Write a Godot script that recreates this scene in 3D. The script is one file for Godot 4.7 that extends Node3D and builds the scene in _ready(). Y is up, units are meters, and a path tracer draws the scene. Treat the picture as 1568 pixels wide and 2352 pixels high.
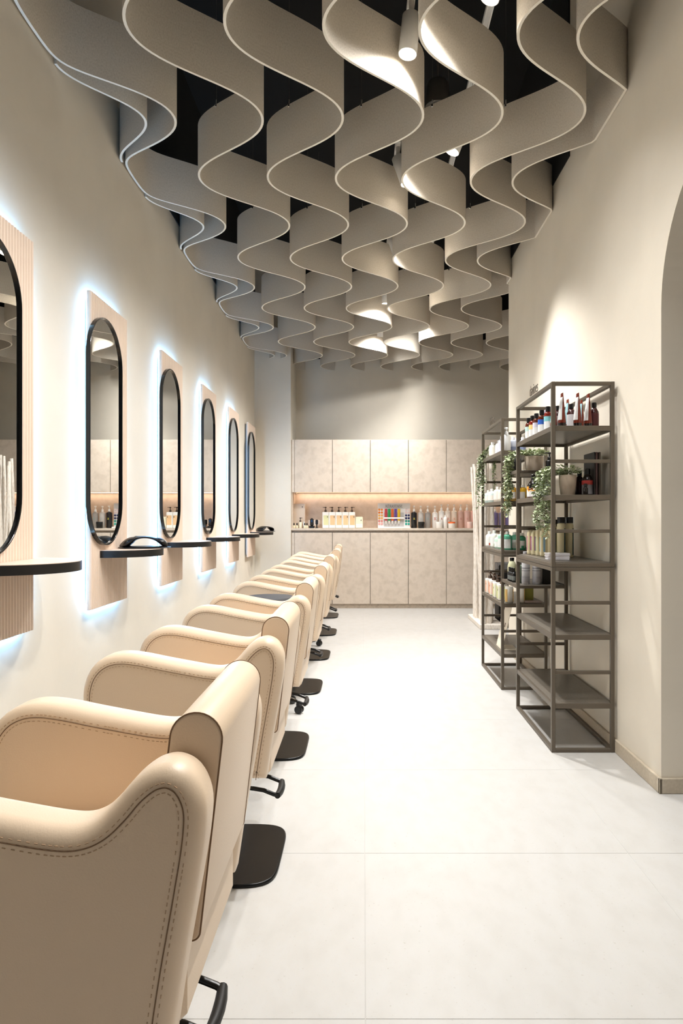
extends Node3D

# Metres, y up. The camera stands at x = 0 and looks along -z; "d" below is the distance into the room (z = -d).
const EYE := 1.19
const FOCAL := 1568.0      # pixels, for a 1568 x 2352 frame
const XL := -1.425         # face of the mirror wall
const XR := 1.29           # face of the shelf wall
const BAFFLE_Y := 3.28     # lower edge of the hanging felt
const CEIL := 4.7

var M := {}
var cache := {}
var used := {}
var rng := RandomNumberGenerator.new()

# ------------------------------------------------------------------ nodes
func numbered(n: String) -> String:
	var k: int = used.get(n, 0)
	used[n] = k + 1
	return n if k == 0 else "%s_%03d" % [n, k]

func tag(o: Node3D, label: String, category: String, group := "", kind := "") -> void:
	if label: o.set_meta("label", label)
	if category: o.set_meta("category", category)
	if group: o.set_meta("group", group)
	if kind: o.set_meta("kind", kind)

func thing(n: String, label: String, category: String, at := Vector3.ZERO, group := "", turn := 0.0) -> Node3D:
	var o := Node3D.new()
	o.name = numbered(n)
	add_child(o)
	o.position = at
	o.rotation.y = turn
	tag(o, label, category, group)
	return o

func part(parent: Node, n: String, mesh: Mesh, m: Material, at := Vector3.ZERO, turn := 0.0) -> MeshInstance3D:
	var o := MeshInstance3D.new()
	o.name = n
	o.mesh = mesh
	o.material_override = m
	o.position = at
	o.rotation.y = turn
	o.cast_shadow = GeometryInstance3D.SHADOW_CASTING_SETTING_ON
	parent.add_child(o, true)
	return o

func solo(n: String, mesh: Mesh, m: Material, label: String, category: String, at := Vector3.ZERO, group := "", turn := 0.0) -> MeshInstance3D:
	var o := part(self, numbered(n), mesh, m, at, turn)
	tag(o, label, category, group)
	return o

func struct(n: String, mesh: Mesh, m: Material, at := Vector3.ZERO, label := "") -> MeshInstance3D:
	var o := part(self, numbered(n), mesh, m, at)
	tag(o, label, "", "", "structure")
	return o

func P(x: float, y: float, d: float) -> Vector3:
	return Vector3(x, y, -d)

# ------------------------------------------------------------------ geometry
func begin() -> SurfaceTool:
	var st := SurfaceTool.new()
	st.begin(Mesh.PRIMITIVE_TRIANGLES)
	st.set_smooth_group(-1)
	return st

func done(st: SurfaceTool) -> ArrayMesh:
	st.generate_normals()
	return st.commit()

func tri(st: SurfaceTool, a: Vector3, b: Vector3, c: Vector3) -> void:
	st.add_vertex(a); st.add_vertex(b); st.add_vertex(c)

func quad(st: SurfaceTool, a: Vector3, b: Vector3, c: Vector3, d: Vector3) -> void:
	tri(st, a, b, c); tri(st, a, c, d)

func otri(st: SurfaceTool, a: Vector3, b: Vector3, c: Vector3, away: Vector3) -> void:
	var n := (a - c).cross(a - b)
	if n.dot((a + b + c) / 3.0 - away) < 0.0: tri(st, a, c, b)
	else: tri(st, a, b, c)

func oquad(st: SurfaceTool, a: Vector3, b: Vector3, c: Vector3, d: Vector3, away: Vector3) -> void:
	otri(st, a, b, c, away); otri(st, a, c, d, away)

# box with chamfered edges
func abox(st: SurfaceTool, c: Vector3, s: Vector3, b := 0.0, bas := Basis.IDENTITY) -> void:
	st.set_smooth_group(-1)
	var h := s / 2.0
	if b <= 0.0:
		for ax in 3:
			for sg in [-1.0, 1.0]:
				var u := (ax + 1) % 3
				var v := (ax + 2) % 3
				var q := []
				for k in [[-1, -1], [1, -1], [1, 1], [-1, 1]]:
					var p := Vector3.ZERO
					p[ax] = sg * h[ax]; p[u] = k[0] * h[u]; p[v] = k[1] * h[v]
					q.append(c + bas * p)
				oquad(st, q[0], q[1], q[2], q[3], c)
		return
	b = minf(b, minf(h.x, minf(h.y, h.z)) * 0.98)
	var vert := func(ax: int, sx: int, sy: int, sz: int) -> Vector3:
		var p := Vector3(sx * (h.x - b), sy * (h.y - b), sz * (h.z - b))
		p[ax] += b * [sx, sy, sz][ax]
		return c + bas * p
	for ax in 3:
		var u := (ax + 1) % 3
		var v := (ax + 2) % 3
		for sg in [-1, 1]:
			var q := []
			for k in [[-1, -1], [1, -1], [1, 1], [-1, 1]]:
				var t := [0, 0, 0]
				t[ax] = sg; t[u] = k[0]; t[v] = k[1]
				q.append(vert.call(ax, t[0], t[1], t[2]))
			oquad(st, q[0], q[1], q[2], q[3], c)
		for su in [-1, 1]:
			for sv in [-1, 1]:
				var t0 := [0, 0, 0]
				var t1 := [0, 0, 0]
				t0[ax] = -1; t0[u] = su; t0[v] = sv
				t1[ax] = 1; t1[u] = su; t1[v] = sv
				oquad(st, vert.call(u, t0[0], t0[1], t0[2]), vert.call(u, t1[0], t1[1], t1[2]), vert.call(v, t1[0], t1[1], t1[2]), vert.call(v, t0[0], t0[1], t0[2]), c)
	for sx in [-1, 1]:
		for sy in [-1, 1]:
			for sz in [-1, 1]:
				otri(st, vert.call(0, sx, sy, sz), vert.call(1, sx, sy, sz), vert.call(2, sx, sy, sz), c)

func box(s: Vector3, b := 0.0, c := Vector3.ZERO) -> ArrayMesh:
	var key := "box%s%s%s" % [s, b, c]
	if not cache.has(key):
		var st := begin()
		abox(st, c, s, b)
		cache[key] = done(st)
	return cache[key]

# rows of points -> smooth skin
func skin(st: SurfaceTool, rows: Array, closed := true, group := 1) -> void:
	st.set_smooth_group(group)
	for i in rows.size() - 1:
		var a: PackedVector3Array = rows[i]
		var b: PackedVector3Array = rows[i + 1]
		var n := a.size()
		for j in (n if closed else n - 1):
			var k := (j + 1) % n
			quad(st, a[j], b[j], b[k], a[k])
	st.set_smooth_group(-1)

func fan(st: SurfaceTool, ring: PackedVector3Array, flip := false) -> void:
	st.set_smooth_group(-1)
	var c := Vector3.ZERO
	for p in ring: c += p
	c /= ring.size()
	for j in ring.size():
		var k := (j + 1) % ring.size()
		if flip: tri(st, c, ring[k], ring[j])
		else: tri(st, c, ring[j], ring[k])

# profile of (radius, height) turned about y; groups splits the profile at sharp corners
func alathe(st: SurfaceTool, prof: Array, n := 20, at := Vector3.ZERO, sc := Vector2.ONE, bas := Basis.IDENTITY) -> void:
	var rows := []
	for p in prof:
		var ring := PackedVector3Array()
		for j in n:
			var a := TAU * j / n
			ring.append(at + bas * Vector3(cos(a) * p.x * sc.x, p.y, sin(a) * p.x * sc.y))
		rows.append(ring)
	var g := 1
	for i in rows.size() - 1:
		if i > 0:
			var d0: Vector2 = (prof[i] - prof[i - 1]).normalized()
			var d1: Vector2 = (prof[i + 1] - prof[i]).normalized()
			if d0.dot(d1) < 0.72: g += 1
		skin(st, [rows[i], rows[i + 1]], true, g)
	if prof[0].x > 0.0001: fan(st, rows[0], true)
	if prof[-1].x > 0.0001: fan(st, rows[-1])

func lathe(prof: Array, n := 20, sc := Vector2.ONE) -> ArrayMesh:
	var key := "lathe%s%s%s" % [prof, n, sc]
	if not cache.has(key):
		var st := begin()
		alathe(st, prof, n, Vector3.ZERO, sc)
		cache[key] = done(st)
	return cache[key]

func cyl(r: float, h: float, b := 0.002, n := 20) -> ArrayMesh:
	return lathe([Vector2(r - b, 0), Vector2(r, b), Vector2(r, h - b), Vector2(r - b, h)], n)

func atube(st: SurfaceTool, pts: Array, r, n := 8, caps := true, closed := false) -> void:
	var rows := []
	var m := pts.size()
	var t: Vector3 = (pts[1] - pts[0]).normalized()
	var u := t.cross(Vector3.UP if absf(t.y) < 0.9 else Vector3.RIGHT).normalized()
	for i in m:
		var t2: Vector3
		if closed: t2 = (pts[(i + 1) % m] - pts[(i - 1 + m) % m]).normalized()
		else: t2 = (pts[mini(i + 1, m - 1)] - pts[maxi(i - 1, 0)]).normalized()
		u = (u - t2 * u.dot(t2)).normalized()
		var v := t2.cross(u)
		var ring := PackedVector3Array()
		var rr: float = r[i] if r is Array else r
		for j in n:
			var a := TAU * j / n
			ring.append(pts[i] + (u * cos(a) + v * sin(a)) * rr)
		rows.append(ring)
	if closed: rows.append(rows[0])
	skin(st, rows, true, 3)
	if caps and not closed:
		fan(st, rows[0], false); fan(st, rows[-1], true)

func smooth(pts: Array, steps: int, closed := false) -> PackedVector2Array:
	var out := PackedVector2Array()
	var n := pts.size()
	for i in (n if closed else n - 1):
		var p0: Vector2 = pts[(i - 1 + n) % n] if closed else pts[maxi(i - 1, 0)]
		var p1: Vector2 = pts[i]
		var p2: Vector2 = pts[(i + 1) % n]
		var p3: Vector2 = pts[(i + 2) % n] if closed else pts[mini(i + 2, n - 1)]
		for k in steps:
			var t := float(k) / steps
			out.append(p1.cubic_interpolate(p2, p0, p3, t))
	if not closed: out.append(pts[-1])
	return out

# moves an outline inwards by w (outline runs counter-clockwise)
func inset(o: PackedVector2Array, w: float) -> PackedVector2Array:
	var out := PackedVector2Array()
	var n := o.size()
	for i in n:
		var e0 := (o[i] - o[(i - 1 + n) % n]).normalized()
		var e1 := (o[(i + 1) % n] - o[i]).normalized()
		var n0 := Vector2(-e0.y, e0.x)
		var n1 := Vector2(-e1.y, e1.x)
		var b := (n0 + n1).normalized()
		out.append(o[i] + b * w / maxf(b.dot(n0), 0.35))
	return out

func ccw(o: PackedVector2Array) -> PackedVector2Array:
	if Geometry2D.is_polygon_clockwise(o):
		o.reverse()
	return o

# flat cap of an outline; map(Vector2, h) -> Vector3
func acap(st: SurfaceTool, o: PackedVector2Array, f: Callable, h: float, away: Vector3) -> void:
	st.set_smooth_group(-1)
	var ix := Geometry2D.triangulate_polygon(o)
	if ix.is_empty():
		var best := Geometry2D.offset_polygon(o, -0.0002)
		for c in best:
			if c.size() > o.size() / 2: o = c
		ix = Geometry2D.triangulate_polygon(o)
	for i in range(0, ix.size(), 3):
		otri(st, f.call(o[ix[i]], h), f.call(o[ix[i + 1]], h), f.call(o[ix[i + 2]], h), away)

# slab of an outline between h0 and h1 with edges rounded by r
func aslab(st: SurfaceTool, o: PackedVector2Array, h0: float, h1: float, r: float, f: Callable, steps := 4, sharp := false) -> void:
	o = ccw(o.duplicate())
	var levels := []
	if r > 0.0:
		for i in steps + 1:
			var a := PI / 2 * i / steps
			levels.append([r * (1 - sin(a)), h0 + r * (1 - cos(a))])
		for i in steps + 1:
			var a := PI / 2 * (1.0 - float(i) / steps)
			levels.append([r * (1 - sin(a)), h1 - r * (1 - cos(a))])
	else:
		levels = [[0.0, h0], [0.0, h1]]
	var rows := []
	var outs := []
	for l in levels:
		var oo: PackedVector2Array = inset(o, l[0]) if l[0] > 0.0001 else o
		outs.append(oo)
		var ring := PackedVector3Array()
		for p in oo: ring.append(f.call(p, l[1]))
		rows.append(ring)
	if sharp:
		for i in rows.size() - 1:
			for j in o.size():
				var k := (j + 1) % o.size()
				quad(st, rows[i][j], rows[i + 1][j], rows[i + 1][k], rows[i][k])
	else:
		skin(st, rows, true, 2)
	var mid: Vector3 = f.call(o[0], (h0 + h1) / 2)
	var up: Vector3 = (f.call(o[0], h1) - f.call(o[0], h0)) * 10.0
	var flat: PackedVector2Array = outs[0]
	if Geometry2D.triangulate_polygon(flat).is_empty():
		flat = Geometry2D.offset_polygon(o, -levels[0][0], Geometry2D.JOIN_MITER)[0]
	acap(st, flat, f, levels[0][1], mid + up)
	acap(st, flat, f, levels[-1][1], mid - up)

func rrect(w: float, h: float, r: float, n := 5) -> PackedVector2Array:
	var out := PackedVector2Array()
	for c in [[1, 1, 0.0], [-1, 1, 90.0], [-1, -1, 180.0], [1, -1, 270.0]]:
		for i in n + 1:
			var a := deg_to_rad(c[2] + 90.0 * i / n)
			out.append(Vector2(c[0] * (w / 2 - r) + r * cos(a), c[1] * (h / 2 - r) + r * sin(a)))
	return out

# ------------------------------------------------------------------ materials
func noise(freq: float, seed_: int, ramp: Array, size := 512, normal := 0.0, oct := 4, kind := FastNoiseLite.TYPE_SIMPLEX_SMOOTH) -> NoiseTexture2D:
	var t := NoiseTexture2D.new()
	var f := FastNoiseLite.new()
	f.seed = seed_
	f.noise_type = kind
	f.frequency = freq
	f.fractal_octaves = oct
	t.noise = f
	t.width = size; t.height = size
	t.seamless = true
	if normal > 0.0:
		t.as_normal_map = true
		t.bump_strength = normal
	elif ramp.size():
		var g := Gradient.new()
		var offs := PackedFloat32Array()
		var cols := PackedColorArray()
		for r in ramp:
			offs.append(r[0]); cols.append(r[1])
		g.offsets = offs
		g.colors = cols
		t.color_ramp = g
	return t

func mat(n: String, c: Color, rough := 0.6, metal := 0.0) -> StandardMaterial3D:
	var m := StandardMaterial3D.new()
	m.resource_name = n
	m.albedo_color = c
	m.roughness = rough
	m.metallic = metal
	M[n] = m
	return m

func tex(m: StandardMaterial3D, t: Texture2D, scale: Vector3, world := true) -> void:
	m.albedo_texture = t
	m.uv1_triplanar = true
	m.uv1_world_triplanar = world
	m.uv1_scale = scale

func relief(m: StandardMaterial3D, t: Texture2D, s: float) -> void:
	m.normal_enabled = true
	m.normal_texture = t
	m.normal_scale = s

func tone(hex: String, rough := 0.45, metal := 0.0) -> StandardMaterial3D:
	var key := "c_" + hex + str(rough) + str(metal)
	if not M.has(key): mat(key, Color(hex), rough, metal)
	return M[key]

func glassy(hex: String, a: float) -> StandardMaterial3D:
	var key := "g_" + hex + str(a)
	if not M.has(key):
		var m := mat(key, Color(Color(hex), a), 0.08)
		m.transparency = BaseMaterial3D.TRANSPARENCY_ALPHA
	return M[key]

func glow(n: String, c: Color, e: float) -> StandardMaterial3D:
	var m := mat(n, c, 0.5)
	m.emission_enabled = true
	m.emission = c
	m.emission_energy_multiplier = e
	return m

func g3(v: float, o := 0.0) -> Color:
	return Color(v, v - o, v - 2 * o)

func make_materials() -> void:
	var m := mat("wall", Color(0.905, 0.872, 0.812), 0.85)
	tex(m, noise(0.006, 3, [[0.0, g3(0.97)], [1.0, g3(1.0)]], 512), Vector3.ONE * 0.5)
	mat("plenum", Color(0.03, 0.03, 0.032), 0.95)
	m = mat("tile", Color(0.765, 0.758, 0.747), 0.42)
	tex(m, noise(0.012, 8, [[0.0, Color(0.972, 0.968, 0.962)], [0.45, Color(0.992, 0.990, 0.986)], [0.75, Color(1, 1, 1)], [1.0, Color(0.982, 0.978, 0.974)]], 1024, 0.0, 5), Vector3(0.8, 0.8, 0.45))
	m.detail_enabled = true
	m.detail_blend_mode = BaseMaterial3D.BLEND_MODE_MUL
	m.detail_albedo = noise(0.08, 21, [[0.0, Color(0.86, 0.84, 0.8)], [0.1, Color(0.97, 0.965, 0.96)], [0.2, Color(1, 1, 1)], [1.0, Color(1, 1, 1)]], 512, 0.0, 2)
	m.detail_uv_layer = BaseMaterial3D.DETAIL_UV_2
	m.uv2_triplanar = true
	m.uv2_world_triplanar = true
	m.uv2_scale = Vector3.ONE * 1.7
	mat("grout", Color(0.76, 0.752, 0.74), 0.7)
	m = mat("skirting", Color(0.80, 0.755, 0.68), 0.6)
	tex(m, noise(0.05, 5, [[0.0, g3(0.92, 0.01)], [1.0, g3(1.0)]], 512), Vector3.ONE * 2.0)
	m = mat("felt", Color(0.88, 0.845, 0.79), 0.95)
	tex(m, noise(0.06, 11, [[0.0, Color(0.86, 0.85, 0.835)], [0.4, Color(0.95, 0.947, 0.943)], [0.7, Color(0.985, 0.985, 0.985)], [1.0, Color(1, 1, 1)]], 512, 0.0, 3), Vector3(5.0, 2.6, 5.0))
	mat("felt_edge", Color(0.93, 0.905, 0.85), 0.9)
	m = mat("stone", Color(0.845, 0.79, 0.73), 0.62)
	tex(m, noise(0.011, 17, [[0.0, Color(0.92, 0.915, 0.905)], [0.35, Color(0.965, 0.962, 0.957)], [0.6, Color(1, 1, 1)], [0.8, Color(0.98, 0.975, 0.97)], [1.0, Color(0.945, 0.938, 0.93)]], 1024, 0.0, 6), Vector3.ONE * 0.62)
	m = mat("stone_dark", Color(0.73, 0.67, 0.60), 0.6)
	tex(m, noise(0.02, 19, [[0.0, g3(0.86)], [0.6, g3(1.0)], [1.0, g3(0.93)]], 512, 0.0, 5), Vector3.ONE * 1.5)
	mat("carcass", Color(0.30, 0.27, 0.24), 0.8)
	m = mat("leather", Color(0.905, 0.815, 0.71), 0.42)
	relief(m, noise(0.09, 31, [], 512, 2.2, 3, FastNoiseLite.TYPE_CELLULAR), 0.22)
	m.uv1_triplanar = true
	m.uv1_scale = Vector3.ONE * 6.0
	mat("seam", Color(0.50, 0.39, 0.29), 0.8)
	mat("thread", Color(0.74, 0.62, 0.50), 0.8)
	mat("black", Color(0.022, 0.022, 0.024), 0.32)
	mat("black_matt", Color(0.045, 0.045, 0.047), 0.5)
	m = mat("plate", Color(0.03, 0.03, 0.032), 0.3)
	tex(m, noise(0.05, 61, [[0.0, g3(0.6)], [0.8, g3(1.0)], [1.0, g3(1.6)]], 512, 0.0, 5), Vector3(1.0, 1.0, 4.0), false)
	m.metallic_specular = 0.35
	mat("chrome", Color(0.82, 0.82, 0.82), 0.12, 1.0)
	mat("steel", Color(0.375, 0.34, 0.295), 0.42, 0.25)
	m = mat("wood", Color(0.46, 0.43, 0.39), 0.38)
	tex(m, noise(0.02, 41, [[0.0, g3(0.72)], [0.35, g3(0.95)], [0.55, g3(0.82)], [1.0, g3(1.0)]], 512, 0.0, 5), Vector3(9.0, 9.0, 1.2), false)
	m = mat("driftwood", Color(0.955, 0.93, 0.895), 0.8)
	tex(m, noise(0.03, 43, [[0.0, Color(0.74, 0.69, 0.64)], [0.3, Color(0.93, 0.91, 0.89)], [0.55, Color(1, 1, 1)], [1.0, Color(1, 1, 1)]], 512, 0.0, 5), Vector3(8.0, 0.9, 8.0), false)
	mat("panel", Color(0.915, 0.835, 0.765), 0.6)
	mat("ledge_top", Color(0.92, 0.82, 0.74), 0.35)
	mat("frame", Color(0.03, 0.03, 0.032), 0.16)
	mat("glass", Color(0.93, 0.935, 0.93), 0.0, 1.0)
	mat("white_paint", Color(0.90, 0.895, 0.88), 0.4)
	mat("rail_white", Color(0.80, 0.79, 0.77), 0.4)
	glow("lamp", Color(1.0, 0.955, 0.885), 14.0)
	glow("led_cool", Color(0.70, 0.87, 1.0), 2.5)
	glow("led_warm", Color(1.0, 0.80, 0.62), 1.6)
	mat("led_off", Color(0.75, 0.76, 0.76), 0.5)
	m = mat("pot", Color(0.73, 0.67, 0.60), 0.75)
	relief(m, noise(0.03, 51, [], 512, 3.0, 3), 0.15)
	m.uv1_triplanar = true
	mat("soil", Color(0.2, 0.15, 0.11), 1.0)
	m = mat("leaf", Color(1, 1, 1), 0.5)
	m.vertex_color_use_as_albedo = true
	m.backlight_enabled = true
	m.backlight = Color(0.25, 0.3, 0.15)
	mat("stem", Color(0.42, 0.44, 0.28), 0.7)
	m = mat("pane", Color(0.95, 0.97, 1.0, 0.06), 0.02)
	m.transparency = BaseMaterial3D.TRANSPARENCY_ALPHA

# ------------------------------------------------------------------ the setting
func make_camera() -> void:
	var cam := Camera3D.new()
	cam.name = "camera"
	cam.projection = Camera3D.PROJECTION_FRUSTUM
	cam.near = 0.05
	cam.far = 60.0
	cam.size = 0.05 * 2352.0 / FOCAL
	# vanishing point at (834, 1190) of the 1568 x 2352 frame: a shifted lens
	cam.frustum_offset = Vector2(784.0 - 834.0, 1190.0 - 1176.0) / FOCAL * 0.05
	cam.position = Vector3(0, EYE, 0)
	add_child(cam)
	cam.current = true

func make_environment() -> void:
	var we := WorldEnvironment.new()
	we.name = "world_environment"
	var e := Environment.new()
	e.background_mode = Environment.BG_SKY
	var sky := Sky.new()
	var sm := ProceduralSkyMaterial.new()
	sm.sky_top_color = Color(0.25, 0.42, 0.72)
	sm.sky_horizon_color = Color(0.45, 0.62, 0.88)
	sm.ground_bottom_color = Color(0.20, 0.21, 0.23)
	sm.ground_horizon_color = Color(0.42, 0.52, 0.66)
	sm.sky_energy_multiplier = 0.5
	sm.ground_energy_multiplier = 0.5
	sky.sky_material = sm
	e.sky = sky
	e.tonemap_mode = Environment.TONE_MAPPER_LINEAR
	e.tonemap_exposure = 1.08
	e.sdfgi_enabled = true
	e.ssao_enabled = true
	e.ssil_enabled = true
	we.environment = e
	add_child(we)

func flat_wall(n: String, o: PackedVector2Array, x0: float, x1: float, label: String) -> void:
	# outline in (d, y), thickness along x
	var st := begin()
	aslab(st, o, x0, x1, 0.0, func(p, h): return Vector3(h, p.y, -p.x), 1, true)
	struct(n, done(st), M.wall, Vector3.ZERO, label)

func make_setting() -> void:
	# floor bed and tiles
	var floor_ := struct("floor", box(Vector3(5.2, 0.1, 13.4)), M.grout, P(0.95, -0.0512, 3.5), "pale stone tile floor")
	var xs := [-1.56]
	var x := -0.93
	while x < 3.4:
		xs.append(x); x += 0.935
	xs.append(3.5)
	var ds := [-3.15]
	var d := 1.622 - 0.803 * 5
	while d < 10.0:
		ds.append(d); d += 0.803
	ds.append(10.15)
	for i in xs.size() - 1:
		for j in ds.size() - 1:
			var w: float = xs[i + 1] - xs[i]
			var l: float = ds[j + 1] - ds[j]
			part(floor_, "floor_tile", box(Vector3(snappedf(w - 0.0018, 0.0001), 0.012, snappedf(l - 0.0018, 0.0001)), 0.0006), M.tile, P(xs[i] + w / 2 - 0.95, 0.0452, ds[j] + l / 2 - 3.5))
	struct("ceiling", box(Vector3(5.2, 0.1, 13.4)), M.plenum, P(0.95, CEIL + 0.05, 3.5), "black painted ceiling above the felt baffles")
	struct("wall_left", box(Vector3(0.2, CEIL, 13.4)), M.wall, P(XL - 0.1, CEIL / 2, 3.5), "cream plaster wall carrying the mirrors")
	struct("wall_back", box(Vector3(5.2, CEIL, 0.2)), M.wall, P(0.95, CEIL / 2, 9.8), "cream wall above the cabinets")
	struct("wall_pier", box(Vector3(0.485, CEIL, 0.76)), M.wall, P(XL + 0.2325, CEIL / 2, 9.33), "cream pier beside the cabinets")
	struct("wall_side", box(Vector3(0.2, CEIL, 13.4)), M.wall, P(3.5, CEIL / 2, 3.5), "far wall of the side room")
	# shelf wall with the arched opening
	var o := PackedVector2Array([Vector2(6.06, 0), Vector2(6.06, CEIL), Vector2(-3.1, CEIL), Vector2(-3.1, 0), Vector2(1.80, 0)])
	for i in 33:
		var a := PI - PI * i / 32
		o.append(Vector2(2.3785 + 0.5785 * cos(a), 2.10 + 0.5785 * sin(a)))
	o.append(Vector2(2.957, 0))
	flat_wall("wall_right", o, XR, XR + 0.30, "cream wall with an arched opening behind the shelves")
	# front wall with the shop window behind the camera
	var st := begin()
	for b in [[-1.6, -1.05, 0.0, CEIL], [1.05, 3.6, 0.0, CEIL], [-1.05, 1.05, 2.9, CEIL], [-1.05, 1.05, 0.0, 0.25]]:
		abox(st, P((b[0] + b[1]) / 2, (b[2] + b[3]) / 2, -3.1), Vector3(b[1] - b[0], b[3] - b[2], 0.2))
	struct("wall_front", done(st), M.wall, Vector3.ZERO, "wall with the shop window")
	st = begin()
	for b in [[-1.05, -0.99, 0.25, 2.9], [0.99, 1.05, 0.25, 2.9], [-0.03, 0.03, 0.25, 2.9], [-1.05, 1.05, 2.84, 2.9], [-1.05, 1.05, 0.25, 0.31]]:
		abox(st, P((b[0] + b[1]) / 2, (b[2] + b[3]) / 2, -3.1), Vector3(b[1] - b[0], b[3] - b[2], 0.06), 0.004)
	var win := struct("window_1", done(st), M.black_matt, Vector3.ZERO, "black framed shop window")
	for s in [-1, 1]:
		part(win, "pane", box(Vector3(0.96, 2.53, 0.008)), M.pane, P(s * 0.51, 1.575, -3.1))
	# black paint above the baffles in the deeper part of the room
	for b in [[XL + 0.004, 6.98, 0.008, 5.44], [XR - 0.004, 5.16, 0.008, 1.8]]:
		struct("trim_1" if b[0] < 0 else "trim_2", box(Vector3(b[2], CEIL - 3.45, b[3])), M.plenum, P(b[0], (CEIL + 3.45) / 2, b[1]), "black painted upper wall")
	struct("trim_3", box(Vector3(4.4, CEIL - 3.45, 0.008)), M.plenum, P(1.2, (CEIL + 3.45) / 2, 9.694), "black painted upper wall")
	# skirting
	var hb := 0.066
	struct("baseboard_right", box(Vector3(0.014, hb, 6.06 - 2.943), 0.002), M.skirting, P(XR - 0.007, hb / 2, (6.06 + 2.943) / 2), "stone skirting below the shelf wall")
	struct("baseboard_jamb", box(Vector3(0.314, hb, 0.014), 0.002), M.skirting, P(XR + 0.143, hb / 2, 2.95), "stone skirting in the arched opening")
	struct("baseboard_end", box(Vector3(0.314, hb, 0.014), 0.002), M.skirting, P(XR + 0.143, hb / 2, 6.067), "stone skirting at the wall end")
	struct("baseboard_left", box(Vector3(0.014, hb, 11.9), 0.002), M.skirting, P(XL + 0.007, hb / 2, 3.0), "stone skirting below the mirror wall")
	struct("baseboard_pier", box(Vector3(0.47, hb, 0.014), 0.002), M.skirting, P(XL + 0.24, hb / 2, 8.943), "stone skirting at the pier")

# ------------------------------------------------------------------ felt baffles
func baffle_x(mean: float, d: float, amp := 0.24) -> float:
	var c := cos(TAU * (d - 3.56) / 1.30)
	# a touch fuller than a sine
	return mean + amp * c * (1.0 + 0.10 * (1.0 - c * c))

func ribbon(path: PackedVector2Array, t: float, y0: float, y1: float) -> Array:
	var n := path.size()
	var a := PackedVector2Array()
	var b := PackedVector2Array()
	for i in n:
		var e := (path[mini(i + 1, n - 1)] - path[maxi(i - 1, 0)]).normalized()
		var nn := Vector2(-e.y, e.x) * t / 2
		a.append(path[i] + nn)
		b.append(path[i] - nn)
	var st := begin()
	var mk := func(o: PackedVector2Array, y: float) -> PackedVector3Array:
		var r := PackedVector3Array()
		for p in o: r.append(Vector3(p.x, y, -p.y))
		return r
	var e0 := y0 + 0.0006
	skin(st, [mk.call(a, e0), mk.call(a, y1)], false, 1)
	skin(st, [mk.call(a, y1), mk.call(b, y1)], false, 2)
	skin(st, [mk.call(b, y1), mk.call(b, e0)], false, 3)
	var ends := [[a[0], b[0]], [a[n - 1], b[n - 1]]]
	for q in ends:
		quad(st, Vector3(q[0].x, e0, -q[0].y), Vector3(q[0].x, y1, -q[0].y), Vector3(q[1].x, y1, -q[1].y), Vector3(q[1].x, e0, -q[1].y))
	var se := begin()
	skin(se, [mk.call(b, e0), mk.call(b, y0), ], false, 1)
	skin(se, [mk.call(b, y0), mk.call(a, y0)], false, 2)
	skin(se, [mk.call(a, y0), mk.call(a, e0)], false, 3)
	return [done(st), done(se)]

func make_baffle(path: PackedVector2Array, label: String, hooks: Array) -> void:
	var o := thing("hanging_baffle", label, "acoustic baffle", Vector3.ZERO, "wavy felt baffles hung below the ceiling")
	var r := ribbon(path, 0.0125, BAFFLE_Y, BAFFLE_Y + 0.30)
	part(o, "felt_sheet", r[0], M.felt)
	part(o, "cut_edge", r[1], M.felt_edge)
	for h in hooks:
		var st := begin()
		abox(st, Vector3(0, -0.006, 0), Vector3(0.018, 0.02, 0.018), 0.003)
		atube(st, [Vector3(0, 0, 0), Vector3(0, 0.03, 0)], 0.004, 6)
		part(o, "hook", cache_or("hook", st), M.chrome, Vector3(h.x, BAFFLE_Y + 0.30, -h.y))
		part(o, "wire", lathe([Vector2(0.0005, 0), Vector2(0.0005, CEIL - BAFFLE_Y - 0.32)], 5), M.steel, Vector3(h.x, BAFFLE_Y + 0.32, -h.y))

func cache_or(key: String, st: SurfaceTool) -> ArrayMesh:
	if not cache.has(key): cache[key] = done(st)
	return cache[key]

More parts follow.
